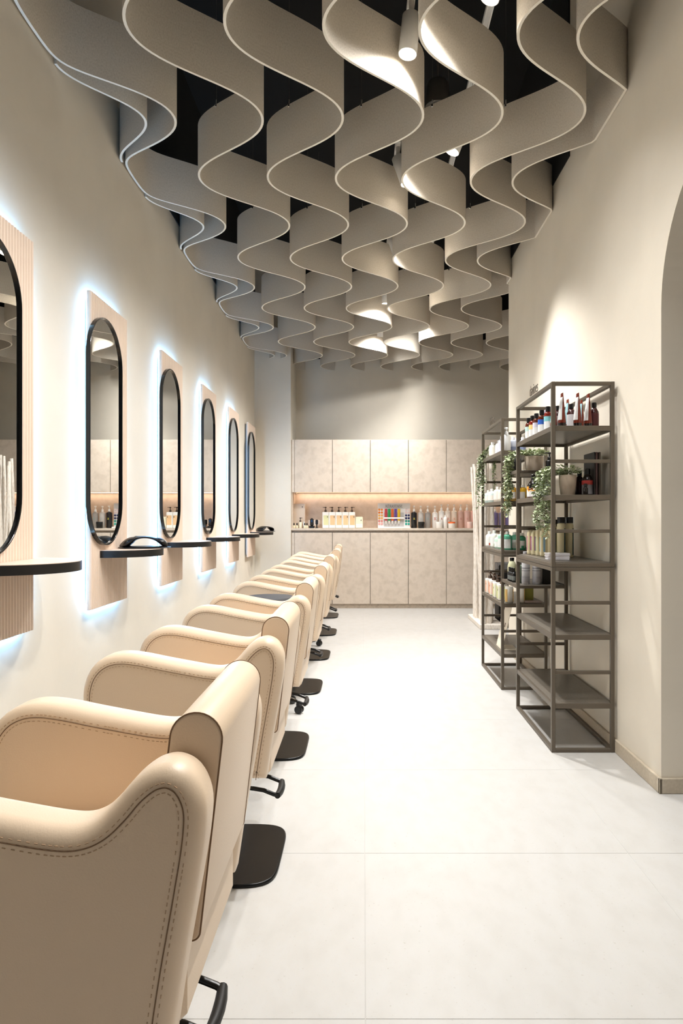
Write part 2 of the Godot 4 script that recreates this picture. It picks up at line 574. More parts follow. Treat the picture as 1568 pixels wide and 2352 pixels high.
func make_baffles() -> void:
	var names := ["wavy felt baffle hugging the mirror wall", "second wavy felt baffle from the mirror wall", "third wavy felt baffle from the mirror wall", "fourth wavy felt baffle from the mirror wall, lit by a spotlight",
		"fifth wavy felt baffle from the mirror wall, between the two spotlight rails", "sixth wavy felt baffle from the mirror wall, beside the second spotlight rail", "wavy felt baffle running along the shelf wall"]
	var means := [-1.27, -0.767, -0.347, 0.071, 0.481, 0.905, 1.165]
	for w in 7:
		var path := PackedVector2Array()
		var d1 := 8.945 if w == 0 else 9.685
		var n := 300
		for i in n + 1:
			var d := lerpf(0.9, d1, float(i) / n)
			var mean: float = means[w]
			if w == 6: mean = lerpf(1.165, 1.285, smoothstep(5.8, 8.0, d))
			var x := baffle_x(mean, d, 0.285 if w == 0 else 0.24)
			if w == 0: x = XL + 0.012 + 0.05 * log(1.0 + exp((x - XL - 0.012) / 0.05))
			if w == 6 and d < 6.25: x = minf(x, lerpf(XR - 0.009, 1.6, smoothstep(6.08, 6.25, d)))
			path.append(Vector2(x, d))
		var hooks := []
		for k in range(-2, 5):
			var dd := 3.95 + 1.3 * k
			if w > 0 and w < 6: hooks.append(Vector2(baffle_x(means[w], dd), dd))
		make_baffle(path, names[w], hooks)
	# short filler pieces between the first baffle and the mirror wall
	var ords := ["behind the camera end", "above the first mirror", "above the second mirror", "above the third mirror", "above the fifth mirror", "beside the pier"]
	var q := 0
	for k in range(-1, 5):
		var zc := 3.575 + 1.3 * k
		var path := PackedVector2Array()
		for i in 61:
			var u := lerpf(-0.5, 0.5, i / 60.0)
			var d := zc + u * 0.87
			if d > 8.94: break
			path.append(Vector2(XL + 0.010 + 0.27 * (0.5 + 0.5 * cos(TAU * u)), d))
		make_baffle(path, "short felt filler bow between wall and first baffle, " + ords[q], [])
		q += 1
	# baffles of the wider room beyond the shelf wall
	var far := ["first wavy felt baffle beyond the end of the shelf wall", "second wavy felt baffle beyond the end of the shelf wall", "third wavy felt baffle beyond the end of the shelf wall", "last wavy felt baffle beyond the end of the shelf wall"]
	for w in 4:
		var path := PackedVector2Array()
		for i in 121:
			var d := lerpf(6.15, 9.685, i / 120.0)
			path.append(Vector2(baffle_x(1.705 + 0.42 * w, d), d))
		make_baffle(path, far[w], [])

# ------------------------------------------------------------------ spotlights
func make_spot(x: float, d: float, aim: Vector3, label: String, energy: float, angle: float, soft: float) -> void:
	var top := 3.70
	var o := thing("track_spotlight", label, "spotlight", P(x, top, d), "white spotlights on the two rails")
	part(o, "adapter", box(Vector3(0.034, 0.03, 0.11), 0.004), M.white_paint, Vector3(0, -0.015, 0))
	part(o, "swivel", cyl(0.013, 0.06, 0.002, 14), M.rail_white, Vector3(0, -0.088, 0))
	var pivot := P(x, top - 0.10, d)
	var dir := (aim - pivot).normalized()
	var bas := Basis(Quaternion(Vector3.DOWN, dir))
	var st := begin()
	alathe(st, [Vector2(0.0, -0.186), Vector2(0.0405, -0.186), Vector2(0.0412, -0.195), Vector2(0.0435, -0.195), Vector2(0.0445, -0.193), Vector2(0.0445, -0.004), Vector2(0.041, 0.0)], 28)
	var head := part(o, "lamp_head", cache_or("spot_head", st), M.white_paint, Vector3(0, -0.10, 0))
	head.basis = bas
	var lens := part(head, "lens", lathe([Vector2(0.0, -0.1925), Vector2(0.0395, -0.1925), Vector2(0.0395, -0.187)], 28), M.lamp)
	var l := SpotLight3D.new()
	l.name = "beam"
	l.light_color = Color(1.0, 0.993, 0.98)
	l.light_energy = energy
	l.light_size = 0.038
	l.spot_angle = angle
	l.spot_angle_attenuation = soft
	l.spot_range = 16.0
	l.spot_attenuation = 2.0
	l.shadow_enabled = true
	head.add_child(l)
	l.position = Vector3(0, -0.205, 0)
	l.rotation.x = -PI / 2

func make_lights() -> void:
	for r in [[0.232, "white light rail above the aisle centre"], [0.625, "white light rail nearer the shelf wall"]]:
		var o := thing("lighting_rail", r[1], "light rail", P(r[0], 3.70, 4.0))
		var st := begin()
		abox(st, Vector3(-0.014, 0.014, 0), Vector3(0.007, 0.028, 10.8), 0.001)
		abox(st, Vector3(0.014, 0.014, 0), Vector3(0.007, 0.028, 10.8), 0.001)
		abox(st, Vector3(0, 0.024, 0), Vector3(0.03, 0.008, 10.8), 0.001)
		part(o, "track", cache_or("track", st), M.white_paint)
		for k in 6:
			part(o, "hanger", lathe([Vector2(0.002, 0), Vector2(0.002, CEIL - 3.728)], 6), M.steel, Vector3(0, 0.028, -5.0 + 2.0 * k))
	var E := 3.7
	var left := [[1.98, P(-0.4, 0.3, 1.75), "out of sight above the arched opening", 0.85, 80.0, 1.0], [3.275, P(-0.15, 0.0, 3.05), "largest in view, hanging on the aisle rail", 0.75, 80.0, 1.0], [4.565, P(1.10, 0.9, 4.15), "tilted toward the closer shelf rack on the aisle rail", 1.3, 40.0, 0.6], [5.78, P(1.10, 0.9, 5.25), "third in view on the aisle rail, half behind felt", 1.35, 40.0, 0.6], [7.03, P(0.3, 0.0, 7.5), "fourth in view on the aisle rail", 1.15, 80.0, 1.0], [8.32, P(0.0, 1.5, 9.0), "last on the aisle rail, by the cabinets", 0.82, 78.0, 1.0]]
	for s in left:
		make_spot(0.232, s[0], s[1], "white tube spotlight " + s[2], E * s[3], s[4], s[5])
	var right := [[1.65, P(-0.7, 0.3, 1.55), "out of sight over the first felt bow", 0.92, 70.0, 1.0], [2.93, P(-0.7, 0.3, 2.83), "at the upper picture edge on the shelf-side rail", 0.82, 68.0, 1.0], [4.16, P(-0.7, 0.3, 4.06), "second in view on the shelf-side rail", 0.82, 68.0, 1.0], [5.40, P(-0.7, 0.3, 5.30), "third on the shelf-side rail", 0.95, 68.0, 1.0], [6.62, P(-0.7, 0.3, 6.52), "fourth on the shelf-side rail", 1.15, 68.0, 1.0], [7.85, P(1.0, 1.3, 9.0), "last on the shelf-side rail, by the driftwood screen", 0.85, 78.0, 1.0]]
	for s in right:
		make_spot(0.612, s[0], s[1], "white tube spotlight " + s[2], E * s[3], s[4], s[5])
	# unlit shade above the felt
	var o := thing("pendant_lamp", "unlit grey tapered pendant shade above the felt", "pendant lamp", P(0.469, 3.77, 4.3))
	part(o, "shade", lathe([Vector2(0.078, 0), Vector2(0.084, 0.004), Vector2(0.066, 0.15), Vector2(0.058, 0.165), Vector2(0.0, 0.17)], 28), tone("4d4a45", 0.6))
	part(o, "rod", lathe([Vector2(0.005, 0), Vector2(0.005, CEIL - 3.94)], 8), M.steel, Vector3(0, 0.17, 0))

# ------------------------------------------------------------------ mirror stations
func fluted_panel() -> ArrayMesh:
	var st := begin()
	var w := 0.54
	var h := 1.623
	var n := 24
	var a := PackedVector3Array()
	var b := PackedVector3Array()
	for i in n:
		for k in 7:
			var t := k / 6.0
			var z := w / 2 - w * (i + t) / n
			var x := 0.0125 + 0.0075 * sqrt(maxf(0.0, 1.0 - pow(2 * t - 1, 2)))
			a.append(Vector3(x, 0, z)); b.append(Vector3(x, h, z))
	for i in n:
		skin(st, [a.slice(i * 7, i * 7 + 7), b.slice(i * 7, i * 7 + 7)], false, 1 + i % 2)
	for e in [[a, 0.0], [b, h]]:
		for i in e[0].size() - 1:
			var p: Vector3 = e[0][i]
			var q: Vector3 = e[0][i + 1]
			quad(st, p, q, Vector3(0, e[1], q.z), Vector3(0, e[1], p.z))
	for s in [1, -1]:
		quad(st, Vector3(0, 0, s * w / 2), Vector3(0.0125, 0, s * w / 2), Vector3(0.0125, h, s * w / 2), Vector3(0, h, s * w / 2))
	quad(st, Vector3(0, 0, w / 2), Vector3(0, h, w / 2), Vector3(0, h, -w / 2), Vector3(0, 0, -w / 2))
	return done(st)

func stadium(w: float, h: float, n := 18) -> PackedVector2Array:
	var o := PackedVector2Array()
	var r := w / 2
	for i in n + 1:
		var a := PI * i / n
		o.append(Vector2(r * cos(a), h / 2 - r + r * sin(a)))
	for i in n + 1:
		var a := PI + PI * i / n
		o.append(Vector2(r * cos(a), -h / 2 + r + r * sin(a)))
	return o

func oval_frame() -> ArrayMesh:
	var st := begin()
	var o := stadium(0.46, 1.20, 24)
	var rows := []
	for q in [[0.0, 0.0, 0], [0.0, 0.0205, 0], [0.0010, 0.0215, 0], [0.0062, 0.0215, 0], [0.0072, 0.0205, 0], [0.0072, 0.009, 0]]:
		var ring := PackedVector3Array()
		for p in inset(o, q[0]) if q[0] > 0 else o: ring.append(Vector3(q[1], p.y, p.x))
		rows.append(ring)
	for i in rows.size() - 1: skin(st, [rows[i], rows[i + 1]], true, 1 + i)
	return done(st)

func oval_glass() -> ArrayMesh:
	var st := begin()
	var o := inset(stadium(0.46, 1.20, 24), 0.0070)
	acap(st, o, func(p, h): return Vector3(h, p.y, p.x), 0.011, Vector3(-5, 0, 0))
	acap(st, o, func(p, h): return Vector3(h, p.y, p.x), 0.002, Vector3(5, 0, 0))
	return done(st)

func half_disc(r: float, n := 32) -> PackedVector2Array:
	var o := PackedVector2Array()
	for i in n + 1:
		var a := -PI / 2 + PI * i / n
		o.append(Vector2(r * cos(a), r * sin(a)))
	return o

func hand_mirror() -> ArrayMesh:
	var st := begin()
	# shallow oval back lying on the ledge
	alathe(st, [Vector2(0.0, 0.0), Vector2(0.135, 0.0), Vector2(0.145, 0.004), Vector2(0.140, 0.008), Vector2(0.10, 0.012), Vector2(0.0, 0.014)], 36, Vector3.ZERO, Vector2(1.0, 0.62))
	# swelling body that rises and carries the grip
	var rows := []
	for i in 25:
		var t := i / 24.0
		var x := lerpf(-0.135, 0.125, t)
		var y := 0.008 + 0.054 * pow(sin(PI * clampf(t, 0.0, 1.0)), 0.75)
		var th := 0.0065 + 0.020 * exp(-pow((t - 0.16) / 0.17, 2)) + 0.014 * exp(-pow((t - 0.90) / 0.14, 2))
		var wd := 0.026 + 0.040 * exp(-pow((t - 0.22) / 0.25, 2)) + 0.020 * exp(-pow((t - 0.86) / 0.16, 2))
		wd *= smoothstep(0.0, 0.10, t) * (1.0 - 0.7 * smoothstep(0.92, 1.0, t)) + 0.05
		if t < 0.3: y -= th * 0.35
		var ring := PackedVector3Array()
		for j in 14:
			var a := TAU * j / 14
			ring.append(Vector3(x, maxf(0.006, y + th * sin(a)), wd * cos(a)))
		rows.append(ring)
	skin(st, rows, true, 5)
	fan(st, rows[0]); fan(st, rows[-1], true)
	return done(st)

func make_stations() -> void:
	var centres := [2.596, 3.73, 4.957, 6.15, 7.32, 8.47]
	var ord := ["at the picture's edge, nearest the camera", "above the ledge with a black hand mirror, second along the wall", "third along the mirror wall", "fourth along the mirror wall", "fifth along the mirror wall", "unlit, last before the pier"]
	var ord_m := ["cut off by the picture's edge", "second along the wall", "third along the wall", "fourth along the wall", "fifth along the wall", "last, next to the pier"]
	var ord_l := ["in front, cut off by the picture's edge", "second, holding a looped hand mirror", "third along the wall, empty", "fourth along the wall, empty", "fifth along the wall, empty", "last, holding a domed hand mirror"]
	var pm := fluted_panel()
	var fm := oval_frame()
	var gm := oval_glass()
	var half := half_disc(0.25)
	var st := begin()
	aslab(st, half, 0.0, 0.0365, 0.0, func(p, h): return Vector3(p.x, h, p.y), 1)
	var band := done(st)
	st = begin()
	aslab(st, half_disc(0.2475), 0.0366, 0.039, 0.0, func(p, h): return Vector3(p.x, h, p.y), 1)
	var top := done(st)
	var h := 1.623
	for i in 6:
		var c: float = centres[i]
		var o := thing("mirror_panel", "blush fluted backing panel " + ord[i], "wall panel", P(-1.400, 0.722, c), "fluted panels behind the mirrors")
		part(o, "fluted_board", pm, M.panel)
		# batten that spaces the panel off the wall
		part(o, "batten", box(Vector3(0.025, 1.40, 0.30)), M.white_paint, Vector3(-0.0125, h / 2, 0))
		var lit := i < 5
		st = begin()
		for s in [1, -1]:
			abox(st, Vector3(-0.011, h / 2, s * 0.238), Vector3(0.010, h - 0.064, 0.008))
			abox(st, Vector3(-0.011, h / 2 + s * (h / 2 - 0.032), 0), Vector3(0.010, 0.008, 0.468))
		part(o, "led_strip", cache_or("led_ring", st), M.led_cool if lit else M.led_off)
		if lit:
			for s in [1, -1]:
				led(o, Vector3(-0.011, h / 2, s * 0.2432), Vector3(-0.55, 0, s), Vector2(0.009, h - 0.07), 0.72)
				led(o, Vector3(-0.011, h / 2 + s * (h / 2 - 0.0268), 0), Vector3(-0.55, s, 0), Vector2(0.46, 0.009), 0.25)
		var mi := thing("oval_mirror", "long oval mirror with a thin black frame, " + ord_m[i], "mirror", P(-1.380, 1.646, c - 0.103), "oval mirrors on the fluted panels")
		part(mi, "frame", fm, M.frame)
		part(mi, "mirror_glass", gm, M.glass)
		var le := thing("wall_ledge", "half round wall ledge with black rim, " + ord_l[i], "wall shelf", P(-1.380, 0.981, c + 0.10), "half round ledges under the mirrors")
		part(le, "rim", band, M.black_matt)
		part(le, "ledge_top", top, M.ledge_top)
	var hm := hand_mirror()
	solo("hand_mirror", hm, M.black, "glossy black hand mirror with a looped grip on the second ledge", "hand mirror", P(-1.235, 1.0205, 3.86), "black hand mirrors", 0.25)
	solo("hand_mirror", hm, M.black, "black domed hand mirror on the last ledge by the pier", "hand mirror", P(-1.225, 1.0205, 8.58), "black hand mirrors", 0.9)

func led(o: Node3D, at: Vector3, dir: Vector3, size: Vector2, e: float) -> void:
	var l := AreaLight3D.new()
	l.name = "led_light"
	l.area_size = size
	l.area_normalize_energy = true
	l.light_energy = e
	l.light_color = Color(0.50, 0.76, 1.0)
	l.shadow_enabled = true
	l.area_range = 12.0
	o.add_child(l, true)
	var f := dir.normalized()
	# local -z points along f; the long side follows the strip
	var zax := -f
	var yax := Vector3.UP if absf(f.z) > absf(f.y) else zax.cross(Vector3(0, 0, 1)).normalized()
	var xax := yax.cross(zax).normalized()
	l.transform = Transform3D(Basis(xax, yax, zax), at)

# ------------------------------------------------------------------ chairs
func make_chair() -> Node3D:
	var X0 := -0.51
	var o := thing("salon_chair", "", "chair", Vector3.ZERO, "beige salon chairs facing the mirrors")
	var key := [Vector2(-.305, .380), Vector2(-.287, .50), Vector2(-.266, .62), Vector2(-.252, .71), Vector2(-.252, .762), Vector2(-.270, .80), Vector2(-.300, .817), Vector2(-.332, .812), Vector2(-.362, .790), Vector2(-.390, .758), Vector2(-.415, .735), Vector2(-.443, .724), Vector2(-.48, .725),
		Vector2(-.54, .735), Vector2(-.62, .750), Vector2(-.69, .764), Vector2(-.745, .770), Vector2(-.79, .764), Vector2(-.83, .742), Vector2(-.858, .706), Vector2(-.872, .66), Vector2(-.874, .61), Vector2(-.868, .52), Vector2(-.855, .43), Vector2(-.845, .380)]
	var prof := smooth(key, 4)
	for i in prof.size(): prof[i].x -= X0
	prof = ccw(prof)
	var f := func(p, h): return Vector3(p.x, p.y, h)
	var st := begin()
	aslab(st, prof, -0.05, 0.05, 0.032, f, 6)
	var arm := done(st)
	# seam line and the two rows of stitches, on both faces
	var open := smooth(key, 10)
	for i in open.size(): open[i].x -= X0
	var seam := begin()
	var dash := begin()
	for s in [-1.0, 1.0]:
		for row in [[0.0290, 0], [0.0225, 1], [0.0365, 1]]:
			var line := PackedVector2Array()
			var n := open.size()
			for i in n:
				var e := (open[mini(i + 1, n - 1)] - open[maxi(i - 1, 0)]).normalized()
				line.append(open[i] + Vector2(-e.y, e.x) * row[0])
			var z := 0.0502
			if row[0] < 0.032: z = 0.05 - 0.032 + sqrt(0.032 * 0.032 - pow(0.032 - row[0], 2)) + 0.0002
			if row[1] == 0:
				var pts := []
				for p in line: pts.append(Vector3(p.x, p.y, s * z))
				atube(seam, pts, 0.0011, 5)
			else:
				var acc := 0.0
				for i in line.size() - 1:
					acc += line[i].distance_to(line[i + 1])
					if acc < 0.0085: continue
					acc = 0.0
					var dd := (line[i + 1] - line[i]).normalized()
					abox(dash, Vector3(line[i].x, line[i].y, s * z), Vector3(0.0055, 0.0013, 0.0013), 0.0, Basis(Vector3(dd.x, dd.y, 0), Vector3(-dd.y, dd.x, 0), Vector3(0, 0, 1)))
	var seam_m := done(seam)
	var dash_m := done(dash)
	for s in [1, -1]:
		var a := part(o, "armrest", arm, M.leather, Vector3(0, 0, s * 0.26))
		part(a, "seam", seam_m, M.seam)
		part(a, "stitching", dash_m, M.thread)
	# backrest: a leaning pad with a round top
	var bo := PackedVector2Array()
	var ctop := Vector2(-.286 - X0, .828)
	var lean := Vector2(0.115, 1.0).normalized()
	var side := Vector2(lean.y, -lean.x)
	for i in 17:
		var a := PI * i / 16
		bo.append(ctop + side * 0.043 * cos(a) + lean * 0.043 * sin(a))
	var cb := ctop - lean * 0.315
	for i in 9:
		var a := PI + PI / 2 * i / 8.0
		bo.append(cb + side * (-0.028 + 0.015 * cos(a)) + lean * (0.015 * sin(a)))
	for i in 9:
		var a := -PI / 2 + PI / 2 * i / 8.0
		bo.append(cb + side * (0.028 + 0.015 * cos(a)) + lean * (0.015 * sin(a)))
	st = begin()
	aslab(st, bo, -0.207, 0.207, 0.004, f, 3)
	var bk := part(o, "backrest", done(st), M.leather)
	st = begin()
	for s in [-1.0, 1.0]:
		var pts := []
		for p in bo: pts.append(Vector3(p.x, p.y, s * 0.2055))
		atube(st, pts, 0.0014, 6, false, true)
	part(bk, "piping", done(st), M.seam)
	# seat pad and the shell below it
	var so := rrect(0.50, 0.418, 0.03)
	st = begin()
	aslab(st, so, 0.44, 0.525, 0.022, func(p, h): return Vector3(p.x - 0.09, h, p.y), 5)
	part(o, "seat", done(st), M.leather)
	st = begin()
	abox(st, Vector3(-0.055, 0.425, 0), Vector3(0.525, 0.13, 0.418), 0.012)
	part(o, "seat_shell", done(st), M.leather)
	# pump column, lever and floor plate
	st = begin()
	alathe(st, [Vector2(0.045, 0.012), Vector2(0.045, 0.03), Vector2(0.038, 0.04), Vector2(0.036, 0.24), Vector2(0.026, 0.245), Vector2(0.026, 0.365)], 24)
	part(o, "column", done(st), M.chrome)
	var po := PackedVector2Array()
	for i in 64:
		var a := TAU * i / 64
		var cx := cos(a)
		var sz := sin(a)
		po.append(Vector2(signf(cx) * pow(absf(cx), 0.42) * 0.222, signf(sz) * pow(absf(sz), 0.36) * 0.222))
	st = begin()
	aslab(st, po, 0.0005, 0.013, 0.005, func(p, h): return Vector3(p.x, h, p.y), 3)
	part(o, "floor_plate", done(st), M.plate)
	var lever: MeshInstance3D
	var lv: SurfaceTool
	for s in [-1.0, 1.0]:
		lv = begin()
		atube(lv, [Vector3(0.03, 0.262, s * 0.03), Vector3(0.07, 0.262, s * 0.052), Vector3(0.13, 0.260, s * 0.062), Vector3(0.165, 0.254, s * 0.062), Vector3(0.20, 0.240, s * 0.062), Vector3(0.212, 0.236, s * 0.057)], 0.0075, 8)
		lever = part(o, "lever_arm", done(lv), M.black)
	lv = begin()
	atube(lv, [Vector3(0.212, 0.236, -0.064), Vector3(0.216, 0.234, -0.03), Vector3(0.217, 0.2335, 0.0), Vector3(0.216, 0.234, 0.03), Vector3(0.212, 0.236, 0.064)], [0.0105, 0.0125, 0.013, 0.0125, 0.0105], 10)
	part(o, "lever_grip", done(lv), M.black_matt)
	return o

func make_chairs() -> void:
	var spots := [[1.325, -0.498], [2.41, -0.507], [3.56, -0.512], [4.80, -0.512], [5.91, -0.510], [7.10, -0.500], [8.30, -0.525]]
	var ord := ["largest, cut off by the lower picture edge", "second in the row from the camera", "third in the row from the camera", "fourth in the row from the camera", "fifth in the row from the camera", "sixth in the row, next to last", "last in the row, beside the cabinets"]
	var first := make_chair()
	for i in spots.size():
		var o: Node3D = first
		if i > 0:
			o = first.duplicate()
			o.name = numbered("salon_chair")
			add_child(o)
		o.position = P(spots[i][1], 0, spots[i][0])
		o.set_meta("label", "beige leather salon chair with black floor plate, " + ord[i])
	var st: SurfaceTool
	# rolling stools between chairs
	for s in [[4.22, -0.58, 0.205, "rolling stool with chrome star base between third and fourth chair"], [6.42, -0.60, 0.0, "rolling stool with chrome star base between fifth and sixth chair"]]:
		var o := thing("rolling_stool", s[3], "stool", P(s[1], 0, s[0]), "rolling stools between the chairs")
		part(o, "seat", lathe([Vector2(0.0, 0.44), Vector2(0.15, 0.44), Vector2(0.165, 0.455), Vector2(0.165, 0.48), Vector2(0.15, 0.50), Vector2(0.0, 0.505)], 32), tone("47474a", 0.6), Vector3(0, s[2], 0))
		part(o, "column", lathe([Vector2(0.028, 0.07), Vector2(0.025, 0.2), Vector2(0.016, 0.21), Vector2(0.016, 0.445 + s[2])], 18), M.chrome)
		for k in 5:
			var a := TAU * k / 5 + 0.32
			var u := Vector3(cos(a), 0, sin(a))
			st = begin()
			atube(st, [u * 0.02 + Vector3(0, 0.10, 0), u * 0.12 + Vector3(0, 0.092, 0), u * 0.195 + Vector3(0, 0.070, 0)], [0.014, 0.012, 0.009], 8)
			var leg := part(o, "leg", done(st), M.chrome)
			st = begin()
			for q in [-1.0, 1.0]:
				alathe(st, [Vector2(0.020, -0.008), Vector2(0.025, -0.005), Vector2(0.025, 0.005), Vector2(0.020, 0.008)], 16, u * 0.20 + Vector3(0, 0.0255, 0) + u.cross(Vector3.UP) * 0.013 * q, Vector2.ONE, Basis(Quaternion(Vector3.UP, u.cross(Vector3.UP))))
			alathe(st, [Vector2(0.012, 0.048), Vector2(0.019, 0.046), Vector2(0.019, 0.062), Vector2(0.010, 0.068)], 12, u * 0.20)
			part(leg, "caster", done(st), M.black)

# ------------------------------------------------------------------ products
func label_wrap(r: float, y0: float, y1: float, a0 := 0.0, a1 := TAU, n := 20) -> ArrayMesh:
	var key := "wrap%s%s%s%s%s" % [r, y0, y1, a0, a1]
	if not cache.has(key):
		var st := begin()
		var a := PackedVector3Array()
		var b := PackedVector3Array()
		for i in n + 1:
			var t := lerpf(a0, a1, float(i) / n)
			a.append(Vector3(cos(t) * r, y0, sin(t) * r)); b.append(Vector3(cos(t) * r, y1, sin(t) * r))
		skin(st, [a, b], false, 1)
		cache[key] = done(st)
	return cache[key]

func pump_mesh(r: float, h: float) -> ArrayMesh:
	var key := "pump%s%s" % [r, h]
	if not cache.has(key):
		var st := begin()
		alathe(st, [Vector2(r, 0), Vector2(r, h * 0.30), Vector2(r * 0.75, h * 0.42), Vector2(r * 0.35, h * 0.46), Vector2(r * 0.35, h * 0.78)], 14)
		alathe(st, [Vector2(r * 0.65, h * 0.76), Vector2(r * 0.85, h * 0.80), Vector2(r * 0.85, h * 0.94), Vector2(r * 0.6, h)], 14)
		abox(st, Vector3(-r * 1.1, h * 0.90, 0), Vector3(r * 2.4, h * 0.11, r * 0.7), r * 0.12)
		cache[key] = done(st)
	return cache[key]

# round bottle; spec: r, h body, shoulder, neck r, cap [r,h] or pump [r,h], label band, colours
func bottle(label: String, group: String, at: Vector3, s: Dictionary, turn := 0.0) -> Node3D:
	var o := thing(s.get("name", "bottle"), label, s.get("cat", "bottle"), at, group, turn)
	var r: float = s.r
	var h: float = s.h
	var sh: float = s.get("sh", r * 0.7)
	var nk: float = s.get("nk", r * 0.4)
	var prof := [Vector2(r * 0.9, 0), Vector2(r, r * 0.12), Vector2(r, h)]
	if s.get("cone", false): prof.append(Vector2(nk * 1.25, h + sh * 0.9))
	else:
		prof.append(Vector2(lerpf(nk, r, 0.86), h + sh * 0.45)); prof.append(Vector2(lerpf(nk, r, 0.45), h + sh * 0.85))
	prof.append(Vector2(nk, h + sh)); prof.append(Vector2(nk, h + sh + 0.006))
	var flat: float = s.get("flat", 1.0)
	part(o, "body", lathe(prof, 20, Vector2(flat, 1.0)), s.m)
	if s.has("cap"): part(o, "cap", cyl(s.cap[0], s.cap[1], 0.0015, 18), s.get("mc", M.black), Vector3(0, h + sh + 0.001, 0))
	if s.has("pump"): part(o, "pump", pump_mesh(s.pump[0], s.pump[1]), s.get("mc", M.black), Vector3(0, h + sh, 0), s.get("pturn", 0.0))
	for b in s.get("bands", []):
		var l := part(o, "paper_label", label_wrap(r + b.get("o", 0.0005), b.y0, b.y1, b.get("a0", 0.0), b.get("a1", TAU)), b.m)
		l.scale = Vector3(flat, 1, 1)
	return o

func boxy(label: String, group: String, at: Vector3, s: Vector3, m: Material, n := "carton", cat := "box", turn := 0.0, bev := 0.003) -> Node3D:
	var o := thing(n, label, cat, at, group, turn)
	part(o, "body", box(s, bev, Vector3(0, s.y / 2, 0)), m)
	return o

func jar(label: String, group: String, at: Vector3, r: float, h: float, m: Material, ml: Material, hl := 0.015) -> Node3D:
	var o := thing("jar", label, "jar", at, group)
	part(o, "body", lathe([Vector2(r * 0.93, 0), Vector2(r * 0.98, 0.003), Vector2(r * 0.98, h - hl)], 24), m)
	part(o, "lid", lathe([Vector2(r, h - hl), Vector2(r, h - 0.002), Vector2(r - 0.002, h)], 24), ml)
	return o

# tube standing on its cap, flattened at the top; the label faces the aisle (-x)
func tube_product(label: String, group: String, at: Vector3, r: float, h: float, m: Material, ml: Material, mc: Material, turn := 0.0) -> void:
	var o := thing("product_tube", label, "tube", at, group, turn)
	var ring := func(t: float, grow: float) -> PackedVector3Array:
		var q := PackedVector3Array()
		for j in 24:
			var a := TAU * j / 24
			var k := pow(t, 1.25)
			q.append(Vector3(cos(a) * lerpf(r, 0.0018, k) * (1.0 + grow), lerpf(0.018, h, t), sin(a) * lerpf(r, r * 1.05, k)))
		return q
	var key := "tube%s%s" % [r, h]
	if not cache.has(key):
		var st := begin()
		var rows := []
		for i in 11: rows.append(ring.call(i / 10.0, 0.0))
		skin(st, rows, true, 1)
		fan(st, rows[0], true); fan(st, rows[-1])
		cache[key] = done(st)
		st = begin()
		rows = []
		for i in 9:
			var full: PackedVector3Array = ring.call(lerpf(0.10, 0.86, i / 8.0), 0.03)
			var cut := PackedVector3Array()
			for j in range(7, 18): cut.append(full[j] + Vector3(-0.0006, 0, 0))
			rows.append(cut)
		skin(st, rows, false, 1)
		cache[key + "l"] = done(st)
	part(o, "body", cache[key], m)
	part(o, "cap", cyl(r * 0.95, 0.02, 0.002, 20), mc)
	part(o, "paper_label", cache[key + "l"], ml)

func lettering(parent: Node3D, text: String, size: float, m: Material, at: Vector3, turn: float, serif := true, thin := 1.0) -> void:
	var t := TextMesh.new()
	var f := SystemFont.new()
	f.font_names = PackedStringArray(["Droid Serif" if serif else "Droid Sans"])
	t.font = f
	t.text = text
	t.font_size = 64
	t.pixel_size = size / 64.0
	t.depth = 0.002
	var o := part(parent, "lettering", t, m, at, turn)
	o.scale = Vector3(thin, 1, 1)

